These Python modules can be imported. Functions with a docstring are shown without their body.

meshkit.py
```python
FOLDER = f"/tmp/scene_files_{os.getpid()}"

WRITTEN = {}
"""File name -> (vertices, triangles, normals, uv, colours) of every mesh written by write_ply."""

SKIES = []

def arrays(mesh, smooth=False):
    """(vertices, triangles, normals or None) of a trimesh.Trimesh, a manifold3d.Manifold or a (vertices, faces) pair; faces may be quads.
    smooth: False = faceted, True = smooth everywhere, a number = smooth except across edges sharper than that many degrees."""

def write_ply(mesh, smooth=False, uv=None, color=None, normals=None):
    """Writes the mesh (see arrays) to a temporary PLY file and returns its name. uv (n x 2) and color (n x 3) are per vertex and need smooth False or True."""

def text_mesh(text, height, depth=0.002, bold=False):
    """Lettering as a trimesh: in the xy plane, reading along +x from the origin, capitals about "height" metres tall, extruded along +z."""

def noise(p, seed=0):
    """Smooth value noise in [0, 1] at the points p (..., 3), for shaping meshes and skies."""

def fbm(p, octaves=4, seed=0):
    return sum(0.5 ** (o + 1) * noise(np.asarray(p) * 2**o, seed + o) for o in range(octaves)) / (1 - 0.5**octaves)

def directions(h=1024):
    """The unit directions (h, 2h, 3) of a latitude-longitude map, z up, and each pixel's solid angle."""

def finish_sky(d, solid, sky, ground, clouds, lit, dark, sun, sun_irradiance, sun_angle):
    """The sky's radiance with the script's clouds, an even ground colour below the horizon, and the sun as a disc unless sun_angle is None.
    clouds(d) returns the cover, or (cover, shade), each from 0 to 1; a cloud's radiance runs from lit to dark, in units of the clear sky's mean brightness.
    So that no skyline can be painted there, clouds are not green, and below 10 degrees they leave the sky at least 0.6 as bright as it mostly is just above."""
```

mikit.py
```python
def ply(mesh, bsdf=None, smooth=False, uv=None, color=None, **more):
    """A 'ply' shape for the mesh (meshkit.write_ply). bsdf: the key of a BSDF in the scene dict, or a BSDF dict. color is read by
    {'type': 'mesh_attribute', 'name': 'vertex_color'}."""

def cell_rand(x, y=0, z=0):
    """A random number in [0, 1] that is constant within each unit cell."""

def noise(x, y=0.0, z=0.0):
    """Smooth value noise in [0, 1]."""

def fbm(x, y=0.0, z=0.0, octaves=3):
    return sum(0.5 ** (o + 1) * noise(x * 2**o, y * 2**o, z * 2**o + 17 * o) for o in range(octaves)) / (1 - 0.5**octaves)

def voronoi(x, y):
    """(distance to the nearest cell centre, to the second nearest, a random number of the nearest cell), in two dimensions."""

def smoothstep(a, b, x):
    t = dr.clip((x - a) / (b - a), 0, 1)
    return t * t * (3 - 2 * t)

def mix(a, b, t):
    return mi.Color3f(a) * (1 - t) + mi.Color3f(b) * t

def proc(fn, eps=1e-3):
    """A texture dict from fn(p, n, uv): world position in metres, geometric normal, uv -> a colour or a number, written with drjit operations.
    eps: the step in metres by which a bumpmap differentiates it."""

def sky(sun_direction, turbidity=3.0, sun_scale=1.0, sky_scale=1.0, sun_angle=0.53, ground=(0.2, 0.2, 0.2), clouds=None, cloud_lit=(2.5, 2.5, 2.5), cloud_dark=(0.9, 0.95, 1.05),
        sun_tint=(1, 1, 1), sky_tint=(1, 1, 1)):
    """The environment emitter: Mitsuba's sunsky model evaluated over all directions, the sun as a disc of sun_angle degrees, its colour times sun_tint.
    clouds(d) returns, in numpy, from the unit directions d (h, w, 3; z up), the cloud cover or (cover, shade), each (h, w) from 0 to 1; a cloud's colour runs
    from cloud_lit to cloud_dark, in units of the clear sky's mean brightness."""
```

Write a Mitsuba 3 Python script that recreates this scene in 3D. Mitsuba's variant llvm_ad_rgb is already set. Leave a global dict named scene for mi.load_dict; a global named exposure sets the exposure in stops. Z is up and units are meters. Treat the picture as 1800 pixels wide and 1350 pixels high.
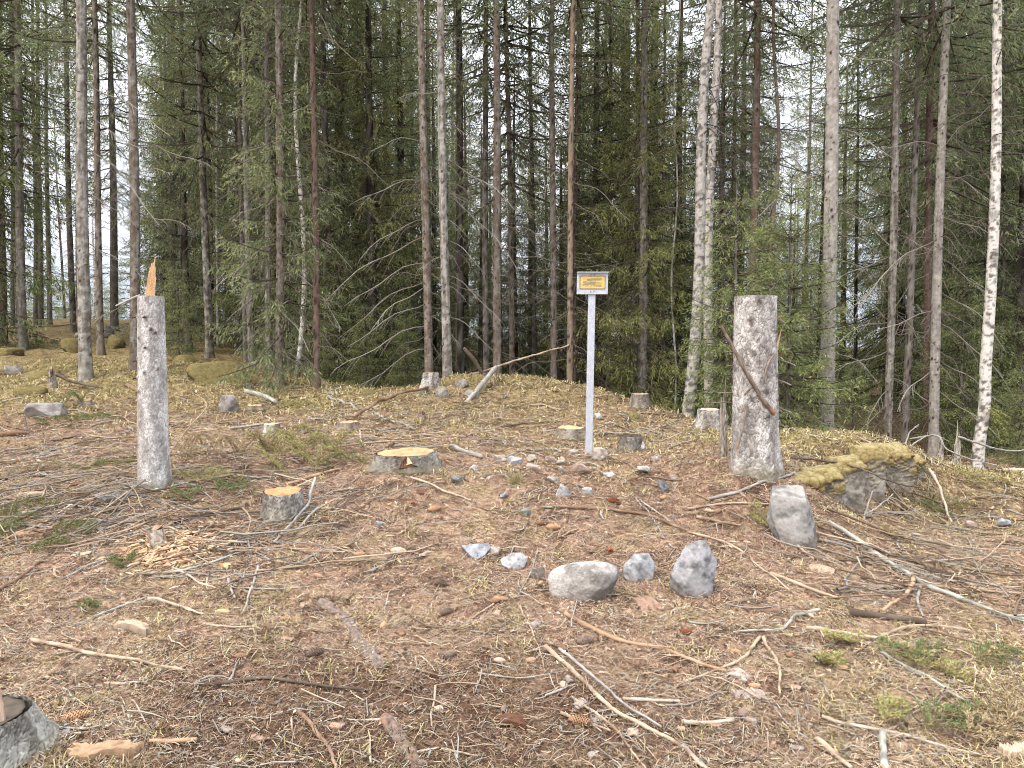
import math, random
import numpy as np, trimesh, mitsuba as mi, drjit as dr
import mikit, meshkit
from scipy.interpolate import RBFInterpolator, RectBivariateSpline
from scipy.spatial import cKDTree

T = mi.ScalarTransform4f
scene, labels = {'type': 'scene'}, {}
random.seed(5)

# ------------------------------------------------------------------ camera, sky, exposure
EYE = np.array([0.0, 0.0, 1.6])
PITCH = math.radians(2.7)          # looking slightly down
FPX = 1386.0                       # focal length in pixels of the 1800 x 1350 photograph
scene['camera'] = {'type': 'perspective', 'fov': math.degrees(2 * math.atan(900 / FPX)), 'fov_axis': 'x',
                   'near_clip': 0.05, 'far_clip': 400.0,
                   'to_world': T().look_at(origin=EYE.tolist(), target=(EYE + [0, math.cos(PITCH), -math.sin(PITCH)]).tolist(), up=[0, 0, 1])}


def overcast(d):
    # an overcast sky: brightest overhead, a third of that at the horizon, with soft cloud structure
    e = np.clip(d[..., 2], 0, 1)
    n = meshkit.fbm(d * [3, 3, 6], 4, 3)
    return np.ones(e.shape), np.clip(1.0 - e * 0.95 + (n - 0.5) * 0.5, 0, 1)


scene['sky'] = mikit.sky([-0.45, -0.45, 0.77], turbidity=4, sun_scale=0.20, sun_angle=34, clouds=overcast,
                         cloud_lit=(3.25, 3.28, 3.4), cloud_dark=(0.70, 0.78, 0.94), ground=(0.12, 0.11, 0.09))
exposure = 3.6

# ------------------------------------------------------------------ materials
VC = {'type': 'mesh_attribute', 'name': 'vertex_color'}
scene['matte'] = {'type': 'twosided', 'bsdf': {'type': 'diffuse', 'reflectance': VC}}
scene['needle'] = {'type': 'principledthin', 'base_color': VC, 'roughness': 0.7, 'diff_trans': 1.0, 'spec_trans': 0.0}


def zinc(p, n, uv):
    s = mikit.fbm(p.x * 60, p.y * 60, p.z * 26, 3)
    k = mikit.cell_rand(p.x * 70, p.y * 70, p.z * 45)
    return mikit.mix((0.42, 0.45, 0.51), (0.52, 0.56, 0.64), mikit.smoothstep(0.2, 0.85, s * 0.8 + k * 0.2))


scene['galvanised'] = {'type': 'twosided', 'bsdf': {'type': 'principled', 'base_color': mikit.proc(zinc), 'metallic': 0.25, 'roughness': 0.5, 'specular': 0.5}}


def faded(p, n, uv):
    # a yellow notice bleached and stained by the weather: its print has run into grey bands
    u, v = uv.x, uv.y
    w = mikit.fbm(u * 3, v * 3, 2.0, 3) - 0.5
    band = mikit.smoothstep(0.36, 0.62, mikit.noise(u * 2.2 + 5, (v + 0.12 * w) * 9.0, 1.0) * 0.55 + mikit.noise(u * 30, v * 16, 3.0) * 0.25 + 0.2 * mikit.noise(u * 6, v * 22, 4.0))
    mid = mikit.smoothstep(0.06, 0.16, u) * (1 - mikit.smoothstep(0.8, 0.95, u)) * mikit.smoothstep(0.1, 0.2, v) * (1 - mikit.smoothstep(0.78, 0.86, v))
    c = mikit.mix((0.60, 0.43, 0.10), (0.66, 0.50, 0.20), mikit.noise(u * 4, v * 3, 7.0))
    c = mikit.mix(c, (0.24, 0.21, 0.15), band * mid * 0.85)
    edge = mikit.smoothstep(0.0, 0.035, u) * mikit.smoothstep(0.0, 0.035, 1 - u) * mikit.smoothstep(0.0, 0.06, v) * mikit.smoothstep(0.0, 0.06, 1 - v + 0.05 * w)
    return mikit.mix((0.20, 0.19, 0.16), c, edge)


scene['notice_paper'] = {'type': 'twosided', 'bsdf': {'type': 'diffuse', 'reflectance': mikit.proc(faded)}}


GREYER = 0.24      # weathered things are less saturated than their lit colour looks


def lin(r, g, b, k=1.0):
    c = np.array([r, g, b]) / 255.0
    c = np.where(c < 0.04045, c / 12.92, ((c + 0.055) / 1.055) ** 2.4) * k
    return c + (c @ [.3, .55, .15] - c) * GREYER


def floor_colour(p, n, uv):
    # matted needles over humus; uv = (moss, bare soil if positive or woodland litter with its shade painted in if negative)
    mo, so, wo = uv.x, dr.maximum(uv.y, 0), dr.maximum(-uv.y, 0)
    a, b = mikit.fbm(p.x * 3.1, p.y * 3.1, 7.0, 2), mikit.fbm(p.x * 24, p.y * 24, 3.0, 2)
    grain = mikit.noise(p.x * 130, p.y * 130, 5.0)
    st = mi.Float(0)
    for k, t in enumerate((0.3, 1.3, 2.4)):
        u, v = p.x * math.cos(t) + p.y * math.sin(t), p.y * math.cos(t) - p.x * math.sin(t)
        st = dr.maximum(st, mikit.smoothstep(0.62, 0.84, mikit.noise(u * 26 + 9 * k, (v + 0.006 * grain) * 260, 1.0 + k)))
    c = mikit.mix(GC[0], GC[1], mikit.smoothstep(0.3, 0.7, 0.5 * a + 0.5 * b))
    c = mikit.mix(c, GC[2], 0.4 * mikit.smoothstep(0.55, 0.75, b))
    c = mikit.mix(c, mikit.mix(GC[3], GC[4], mikit.smoothstep(0.3, 0.7, 0.6 * b + 0.4 * grain)), 0.85 * mo)
    clump = mikit.fbm(p.x * 6.3, p.y * 6.3, 21.0, 3)
    c = mikit.mix(c, mikit.mix(GC[3], GC[4], grain), 0.55 * mikit.smoothstep(0.58, 0.68, mikit.fbm(p.x * 4.1 + 40, p.y * 4.1, 23.0, 3)))
    dark = mikit.smoothstep(0.56, 0.66, clump * 0.7 + 0.3 * b)
    c = mikit.mix(c, GC[9], 0.7 * dark)
    c = mikit.mix(c, GC[5], 0.8 * so)
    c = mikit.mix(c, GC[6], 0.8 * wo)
    c = mikit.mix(c, mikit.mix(GC[7], GC[8], mo), st * (0.6 - 0.4 * so) * (1 - 0.6 * dark))
    return c * (0.10 + 0.78 * grain + 0.36 * b)


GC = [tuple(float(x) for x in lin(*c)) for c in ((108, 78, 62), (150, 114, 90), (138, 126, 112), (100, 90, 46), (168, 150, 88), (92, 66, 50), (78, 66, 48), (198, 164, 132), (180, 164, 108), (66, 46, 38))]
scene['forest_floor'] = {'type': 'twosided', 'bsdf': {'type': 'diffuse', 'reflectance': mikit.proc(floor_colour)}}

# ------------------------------------------------------------------ pixels <-> places
def ray(px, py):
    a, b = (np.asarray(px, float) - 900) / FPX, (675 - np.asarray(py, float)) / FPX
    return a, math.cos(PITCH) + b * math.sin(PITCH), -math.sin(PITCH) + b * math.cos(PITCH)


def at(px, py, Y):
    x, y, z = ray(px, py)
    t = np.asarray(Y, float) / y
    return np.stack([x * t, y * t, 1.6 + z * t], -1)


# ------------------------------------------------------------------ terrain
PIX = [(-300, 1350, 2.95), (0, 1350, 2.92), (450, 1350, 2.95), (900, 1350, 2.95), (1350, 1350, 2.95), (1800, 1350, 3.0), (2100, 1350, 3.0),
       (0, 1200, 3.65), (450, 1200, 3.6), (900, 1200, 3.58), (1350, 1200, 3.6), (1800, 1200, 3.75),
       (0, 1050, 4.65), (450, 1050, 4.6), (900, 1050, 4.6), (1300, 1050, 4.62), (1800, 1050, 5.0),
       (0, 950, 5.6), (300, 950, 5.55), (600, 950, 5.5), (900, 950, 5.45), (1200, 950, 5.45), (1400, 960, 5.5), (1600, 950, 6.1), (1800, 950, 6.4),
       (50, 850, 7.0), (270, 852, 6.4), (500, 850, 6.6), (710, 830, 6.8), (900, 830, 6.8), (1050, 797, 7.75), (1200, 840, 6.6), (1330, 838, 6.35), (1420, 838, 6.75),
       (1490, 905, 6.75), (1590, 868, 7.9), (1700, 840, 10.0), (1700, 890, 7.8), (1800, 900, 7.5), (1800, 828, 10.8),
       (50, 780, 9.2), (250, 760, 9.4), (480, 762, 9.3), (610, 758, 9.2), (740, 742, 9.6), (900, 750, 9.2), (1110, 768, 8.7), (1240, 750, 9.2), (1010, 772, 8.6),
       (60, 735, 10.6), (250, 720, 11.4), (450, 726, 11.2), (620, 725, 10.9), (740, 700, 11.2), (850, 700, 11.2), (950, 700, 11.1), (1060, 715, 10.6), (1150, 735, 9.9),
       (560, 712, 12.0), (620, 705, 12.3), (660, 701, 12.3), (700, 698, 12.3), (738, 692, 12.2), (775, 670, 12.3), (800, 664, 12.5), (850, 663, 12.6), (950, 664, 12.5), (1060, 686, 11.9), (1150, 716, 11.2), (1220, 742, 10.2), (1330, 768, 9.0),
       (1400, 762, 8.7), (1500, 770, 8.4), (1580, 792, 8.3), (1440, 800, 7.7), (1500, 806, 7.7), (1545, 812, 7.8), (1420, 838, 6.9), (1460, 836, 7.1), (1560, 876, 7.4), (1520, 895, 6.95),
       (150, 690, 12.8), (152, 667, 14.0), (0, 690, 13.2), (0, 620, 19.0), (150, 620, 19.0), (40, 598, 23.0), (0, 580, 29.0), (200, 582, 28.0), (240, 660, 14.2), (380, 690, 12.6),
       (367, 632, 18.0), (442, 652, 16.3), (490, 682, 13.6), (556, 688, 13.3), (330, 600, 24.0), (-300, 620, 19.0), (-400, 700, 13), (-300, 900, 6.5), (2100, 950, 6.4), (2100, 850, 9.5)]
XYZ = [(-1.6, 16.5, .45), (0, 15.5, .45), (1.5, 15, .35), (3, 14.5, .1), (4.5, 13, -.05), (6, 13.5, -.2), (8, 14, -.3), (5.2, 10.8, -.1), (4.6, 10.0, .05), (3.2, 11.3, .25), (2.0, 13.2, .35),
       (0, 22, .4), (5, 24, 0), (10, 22, -.2), (-5, 26, 1.4), (0, 34, .8), (14, 34, 0), (-12, 40, 2.7), (-25, 40, 3.0), (0, 50, 1.2), (25, 50, .4), (-30, 70, 2.8), (0, 75, 1.6), (30, 75, .8), (-45, 40, 3),
       (45, 40, 0), (-45, 10, .8), (45, 10, -.6), (0, 0, -.05), (-3, -1, -.05), (3, -1, -.05), (0, -10, -.1), (-15, -10, 0), (15, -10, -.4), (-45, -10, 0), (45, -10, -.6), (-8, 5, .3), (8, 4, -.25), (-45, 85, 2.8), (45, 85, 1), (0, 88, 1.8)]
CP = np.vstack([np.array([at(*p) for p in PIX]), np.array(XYZ)])
RBF = RBFInterpolator(CP[:, :2], CP[:, 2], kernel='thin_plate_spline', smoothing=0.0008)
GX, GY = np.linspace(-46, 46, 231), np.linspace(-12, 90, 256)
GG = np.stack(np.meshgrid(GX, GY, indexing='ij'), -1).reshape(-1, 2)
SPL = RectBivariateSpline(GX, GY, np.clip(RBF(GG), -1.2, 3.6).reshape(len(GX), len(GY)), s=0)


def base_h(x, y):
    return SPL.ev(np.clip(x, -46, 46), np.clip(y, -12, 90))


def nz(x, y, s, seed=0, octaves=2):
    p = np.stack([np.asarray(x) * s, np.asarray(y) * s, np.zeros_like(np.asarray(x, float)) + seed * 3.7], -1)
    return meshkit.fbm(p, octaves, seed)


def sstep(a, b, x):
    t = np.clip((x - a) / (b - a), 0, 1)
    return t * t * (3 - 2 * t)


def moss(x, y):
    m = 0.75 * np.exp(-((x + 0.2) / 2.6) ** 2 - ((y - 12.5) / 1.5) ** 2) + 0.25 * np.exp(-((x + 0.0) / 3) ** 2 - ((y - 10) / 1.6) ** 2)
    m = m + 0.85 * sstep(9.5, 13.5, y) * sstep(-1.4, -3.2, x) + 0.85 * np.exp(-((x - 3.2) / 1.5) ** 2 - ((y - 8.2) / .9) ** 2)
    m = m + 0.7 * np.exp(-((x - 6.3) / 2.2) ** 2 - ((y - 9.6) / 1.6) ** 2) + 0.30 * sstep(1.2, 2.6, x) * sstep(5.2, 3.0, y) + 0.6 * sstep(13, 16, y) * sstep(-1.4, 0.5, x) * 0.6
    return np.clip(m * (0.35 + 1.3 * nz(x, y, 1.6, 11, 3)), 0, 1)


def soil(x, y):
    return np.clip(1.5 * np.exp(-((x + 0.45) / 1.25) ** 2 - ((y - 3.1) / .75) ** 2) * (0.4 + 1.2 * nz(x, y, 2.2, 21, 3)) + 0.35 * sstep(.62, .75, nz(x, y, 1.1, 22, 2)), 0, 1)


def H(x, y):
    x, y = np.asarray(x, float), np.asarray(y, float)
    far = sstep(8.5, 12, y) * sstep(-1, -3, x) + sstep(13, 15, y)
    h = base_h(x, y) + 0.10 * (nz(x, y, 1.1, 1, 2) - .5) + (0.05 + .13 * np.clip(far, 0, 1)) * (nz(x, y, 2.3, 2, 2) - .5)
    h = h + 0.045 * (nz(x, y, 6, 3, 2) - .5)
    return h + 0.05 * moss(x, y) * (nz(x, y, 9, 4, 2) - .2)


def ground_at(px, py, lo=2.2, hi=60):
    """The first point of the ground on the ray through a pixel."""
    Y = np.exp(np.linspace(math.log(lo), math.log(hi), 900))
    p = at(px, py, Y)
    below = p[:, 2] < H(p[:, 0], p[:, 1])
    i = int(np.argmax(below)) if below.any() else len(Y) - 1
    q = p[i].copy()
    q[2] = float(H(q[0], q[1]))
    return q


# ------------------------------------------------------------------ mesh helpers
def put(key, mesh, color=None, bsdf='matte', smooth=False, **kw):
    base, n = key, 0
    while key in scene:
        n += 1
        key = f'{base}_{n:03d}'
    scene[key] = mikit.ply(mesh, bsdf, smooth, color=color, **kw)
    return key


USED = set()


def name(kind):
    n, k = 0, kind
    while k in USED:
        n += 1
        k = f'{kind}_{n:03d}'
    USED.add(k)
    return k


def thing(kind, label, cat, group=None):
    k = name(kind)
    labels[k] = {'label': label, 'category': cat}
    if group:
        labels[k]['group'] = group
    return k


def stuff(key, label=None):
    labels[key] = {'kind': 'stuff', **({'label': label} if label else {})}


def batch_tubes(P, R, sides=4, cap=True):
    """Tubes along the polylines P (n, k, 3) with radii R (n, k): vertices, faces, and for each vertex (tube, ring)."""
    P, R = np.asarray(P, float), np.asarray(R, float)
    n, k, _ = P.shape
    t = np.gradient(P, axis=1)
    t /= np.linalg.norm(t, axis=2, keepdims=True) + 1e-12
    m = t.mean(1, keepdims=True)
    ref = np.where(np.abs(m[..., 2:]) < 0.8 * np.linalg.norm(m, axis=2, keepdims=True), [0, 0, 1.0], [1.0, 0, 0])
    a = np.cross(t, np.broadcast_to(ref, t.shape))
    a /= np.linalg.norm(a, axis=2, keepdims=True) + 1e-12
    b = np.cross(t, a)
    ang = np.arange(sides) * 2 * np.pi / sides
    v = P[:, :, None] + R[:, :, None, None] * (np.cos(ang)[:, None] * a[:, :, None] + np.sin(ang)[:, None] * b[:, :, None])
    v = v.reshape(n, k * sides, 3)
    i, j = np.meshgrid(np.arange(k - 1), np.arange(sides), indexing='ij')
    q = np.stack([i * sides + j, i * sides + (j + 1) % sides, (i + 1) * sides + (j + 1) % sides, (i + 1) * sides + j], -1).reshape(-1, 4)
    f = np.vstack([q[:, [0, 1, 2]], q[:, [0, 2, 3]]])
    per = k * sides
    if cap:
        v = np.concatenate([v, P[:, :1], P[:, -1:]], 1)
        jj = np.arange(sides)
        f = np.vstack([f, np.stack([(jj + 1) % sides, jj, np.full(sides, per)], 1), np.stack([(k - 1) * sides + jj, (k - 1) * sides + (jj + 1) % sides, np.full(sides, per + 1)], 1)])
        per += 2
    F = (f[None] + (np.arange(n) * per)[:, None, None]).reshape(-1, 3)
    ring = np.concatenate([np.repeat(np.arange(k), sides), [0, k - 1] if cap else []]).astype(int)
    return v.reshape(-1, 3), F, np.repeat(np.arange(n), per), np.tile(ring, n)


def join(parts):
    """[(v, f, c)] -> one (v, f), c"""
    at_, vs, fs, cs = 0, [], [], []
    for v, f, c in parts:
        vs.append(v)
        fs.append(np.asarray(f) + at_)
        cs.append(np.broadcast_to(c, v.shape))
        at_ += len(v)
    return (np.vstack(vs), np.vstack(fs)), np.vstack(cs)


def unit(v):
    return v / (np.linalg.norm(v, axis=-1, keepdims=True) + 1e-12)


def kites(P, D, L, W, roll):
    """Flat pointed leaves: base P, unit direction D, length, width, width direction roll (any vector)."""
    s = unit(np.cross(D, roll))
    mid = P + D * (L * .42)[:, None]
    v = np.stack([P, mid + s * W[:, None] / 2, P + D * L[:, None], mid - s * W[:, None] / 2], 1).reshape(-1, 3)
    i = np.arange(len(P))[:, None] * 4
    return v, np.vstack([i + [0, 1, 2], i + [0, 2, 3]])


def catmull(P, n):
    P = np.asarray(P, float)
    if len(P) == 2:
        return P[0] + (P[1] - P[0]) * np.linspace(0, 1, n)[:, None]
    Q = np.vstack([2 * P[0] - P[1], P, 2 * P[-1] - P[-2]])
    u = np.linspace(0, len(P) - 1 - 1e-9, n)
    i = u.astype(int)
    t = (u - i)[:, None]
    a, b, c, d = Q[i], Q[i + 1], Q[i + 2], Q[i + 3]
    return .5 * (2 * b + (c - a) * t + (2 * a - 5 * b + 4 * c - d) * t ** 2 + (3 * b - 3 * c + d - a) * t ** 3)


# ------------------------------------------------------------------ ground
def ground_mesh():
    r = [1.2, 1.5, 1.8, 2.1, 2.35]
    while r[-1] < 95:
        d = r[-1]
        r.append(d + (d * 0.0036 if d < 15 else d * 0.012 if d < 40 else d * .05))
    r = np.array(r)
    th = np.concatenate([np.linspace(-0.74, 0.74, 430), np.linspace(0.74, 2 * np.pi - 0.74, 90)[1:-1]])
    R, A = np.meshgrid(r, th, indexing='ij')
    x, y = R * np.sin(A), R * np.cos(A)
    v = np.stack([x, y, np.zeros_like(x)], -1).reshape(-1, 3)
    n, m = len(r), len(th)
    i, j = np.meshgrid(np.arange(n - 1), np.arange(m), indexing='ij')
    q = np.stack([i * m + j, i * m + (j + 1) % m, (i + 1) * m + (j + 1) % m, (i + 1) * m + j], -1).reshape(-1, 4)
    f = np.vstack([q[:, [0, 2, 1]], q[:, [0, 3, 2]]])
    c = len(v)
    v = np.vstack([v, [[0, 0, 0]]])
    jj = np.arange(m)
    f = np.vstack([f, np.stack([jj, (jj + 1) % m, np.full(m, c)], 1)[:, ::-1]])
    # beyond the noise range the land goes on level to a far rim
    rim = len(v)
    v = np.vstack([v, np.stack([320 * np.sin(th), 320 * np.cos(th), 0 * th], 1)])
    f = np.vstack([f, np.vstack([np.stack([(n - 1) * m + jj, (n - 1) * m + (jj + 1) % m, rim + (jj + 1) % m], 1), np.stack([(n - 1) * m + jj, rim + (jj + 1) % m, rim + jj], 1)])[:, ::-1]])
    x, y = v[:, 0], v[:, 1]
    v[:, 2] = H(x, y)
    near = np.hypot(x, y) < 16
    fine = (nz(x, y, 22, 5, 2) - .5) * .022 + (nz(x, y, 60, 6, 1) - .5) * .012
    v[:, 2] += np.where(near, fine, 0)
    wood = np.clip(sstep(13.6, 16, y) * sstep(-1.5, .5, x) + sstep(20, 26, y), 0, 1)     # brown needles and humus under the trees, woodland shade put into their colour
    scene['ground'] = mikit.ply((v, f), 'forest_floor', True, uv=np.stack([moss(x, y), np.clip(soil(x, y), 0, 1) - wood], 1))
    labels['ground'] = {'kind': 'structure', 'label': 'clearing floor of brown needles, moss and bare soil'}


ground_mesh()

# ------------------------------------------------------------------ trees
def spruce_crown(seed, z0, z1, lmax, tone=(1, 1, 1), dens=1.0, droop=.35, skirt=.75, nb=5, whorl=.4, leaf=1.0):
    """One spruce's living crown: whorls of boughs, each with side shoots hung with flat sprays of needles."""
    g = np.random.default_rng(seed)
    zs = np.arange(z0, z1 - .2, whorl)
    zs = np.repeat(zs + g.uniform(-.12, .12, len(zs)), nb)
    keep = g.random(len(zs)) < .9
    zs = zs[keep]
    n = len(zs)
    az = np.arange(n) * 2.39996 + g.normal(0, .35, n)
    t = (zs - z0) / (z1 - z0)
    L = lmax * (1 - t) ** .8 * np.clip(skirt + t / .2 * (1 - skirt), skirt, 1) * g.uniform(.55, 1.15, n) + .15
    a = -.35 + 1.0 * t + g.normal(0, .14, n)
    lift = np.where(t < .6, .28, 0) * g.uniform(.3, 1.3, n)
    s = np.linspace(0, 1, 6)
    out = np.stack([np.cos(az), np.sin(az)], -1)
    side0 = np.stack([-out[:, 1], out[:, 0]], -1)
    bend = g.normal(0, .12, n)

    def curve(i, u):
        r = L[i] * u
        xy = out[i] * r[..., None] + side0[i] * (bend[i] * L[i] * u ** 2)[..., None]
        return np.concatenate([xy, (zs[i] + L[i] * (a[i] * u + lift[i] * u ** 2 - .18 * u * (1 - t[i])))[..., None]], -1)

    I = np.repeat(np.arange(n), 6).reshape(n, 6)
    P = curve(I, np.broadcast_to(s, (n, 6)))
    bv, bf, ti, ri = batch_tubes(P, (.006 + .011 * L)[:, None] * np.linspace(1, .2, 6), 3, False)
    bc = np.where((ri >= 4)[:, None], lin(66, 60, 48), lin(84, 76, 66))
    m = np.maximum(3, (L * 21 * dens)).astype(int)
    bi = np.repeat(np.arange(n), m)
    N = len(bi)
    u = g.uniform(.10, 1, N) ** .8
    sg = np.where(g.random(N) < .5, -1, 1)
    p0 = curve(bi, u)
    tan = unit(curve(bi, np.minimum(u + .03, 1.03)) - p0)
    side = unit(np.cross(tan, [0, 0, 1.0]))
    ang = np.radians(g.uniform(30, 68, N))
    d = unit(tan * np.cos(ang)[:, None] + side * (sg * np.sin(ang))[:, None] + np.stack([0 * u, 0 * u, -droop * g.uniform(.2, 1.8, N)], -1))
    l2 = (.30 * L[bi] * (1.05 - u) + .16) * g.uniform(.5, 1.25, N)
    q = np.maximum(2, l2 / .052).astype(int)
    ki = np.repeat(np.arange(N), q)
    K = len(ki)
    w = g.uniform(.05, 1, K)
    kp = p0[ki] + d[ki] * (l2[ki] * w)[:, None]
    kp[:, 2] -= .35 * l2[ki] * w ** 2
    kd = unit(d[ki] + g.normal(0, .42, (K, 3)) + [0, 0, -.22])
    kl, kw = g.uniform(.07, .15, K) * leaf, g.uniform(.013, .027, K) * leaf
    v, f = kites(kp, kd, kl, kw, g.normal(0, 1, (K, 3)) + [0, 0, 1.2])
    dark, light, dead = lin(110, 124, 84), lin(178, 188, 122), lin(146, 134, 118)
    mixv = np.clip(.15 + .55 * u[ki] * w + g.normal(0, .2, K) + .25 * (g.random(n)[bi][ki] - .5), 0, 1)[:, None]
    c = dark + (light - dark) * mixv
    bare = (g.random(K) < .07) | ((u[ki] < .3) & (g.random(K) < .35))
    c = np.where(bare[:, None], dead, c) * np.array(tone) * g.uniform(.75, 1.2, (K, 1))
    kw_keep = np.repeat(c, 4, 0)
    return (v, f, kw_keep), (bv, bf, bc)


def dead_limb(g, az, z, L, a, r0, twigs=6, pale=.5):
    """One dead bough: a sagging stem with side twigs, lichen grey towards the tips."""
    u = np.linspace(0, 1, 8)
    out, sd = np.array([math.cos(az), math.sin(az), 0]), np.array([-math.sin(az), math.cos(az), 0])
    k1, k2, sag = g.normal(0, .16), g.normal(0, .10), g.uniform(.10, .55)
    P = out * (L * u)[:, None] + sd * (L * (k1 * u ** 2 + k2 * np.sin(u * 6) * .3))[:, None]
    P[:, 2] = z + L * (a * u - sag * u ** 2 + .03 * np.sin(u * 9 + g.uniform(0, 6)))
    parts = []
    c0, c1 = lin(96, 86, 76), lin(168, 164, 154)
    v, f, _, ri = batch_tubes(P[None], (r0 * (1 - .75 * u))[None], 4)
    parts.append((v, f, c0 + (c1 - c0) * np.clip(pale * (ri / 7)[:, None] * 1.3, 0, 1)))
    if twigs:
        ui = np.sort(g.uniform(.25, 1, twigs))
        idx = np.minimum((ui * 7).astype(int), 6)
        p0 = P[idx] + (P[idx + 1] - P[idx]) * (ui * 7 - idx)[:, None]
        tan = unit(P[idx + 1] - P[idx])
        d = unit(tan + sd * (np.where(g.random(twigs) < .5, -1, 1) * g.uniform(.4, 1.1, twigs))[:, None] + np.stack([0 * ui, 0 * ui, g.uniform(-.7, .15, twigs)], -1))
        l2 = L * g.uniform(.10, .34, twigs) * (1.15 - .6 * ui)
        s = np.linspace(0, 1, 4)
        Q = p0[:, None] + d[:, None] * (l2[:, None] * s)[..., None]
        Q[..., 2] -= (l2[:, None] * .3 * s ** 2)
        v, f, ti, ri = batch_tubes(Q, np.maximum(.0022, r0 * .33) * np.linspace(1, .5, 4) * np.ones((twigs, 1)), 3, False)
        parts.append((v, f, c0 + (c1 - c0) * (pale * (.4 + .2 * ri))[:, None]))
    return parts


def dead_boughs(seed, z0, z1, n, lmin, lmax, pale=.5, twigs=6, r=.011):
    g = np.random.default_rng(seed)
    parts = []
    for k in range(n):
        L = g.uniform(lmin, lmax) * (0.45 if g.random() < .35 else 1)
        parts += dead_limb(g, g.uniform(0, 6.283), g.uniform(z0, z1), L, g.uniform(-.35, .35), r * (.5 + .5 * L / lmax), twigs if L > .3 else 2, pale * g.uniform(.4, 1.4))
    return join(parts)


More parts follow.
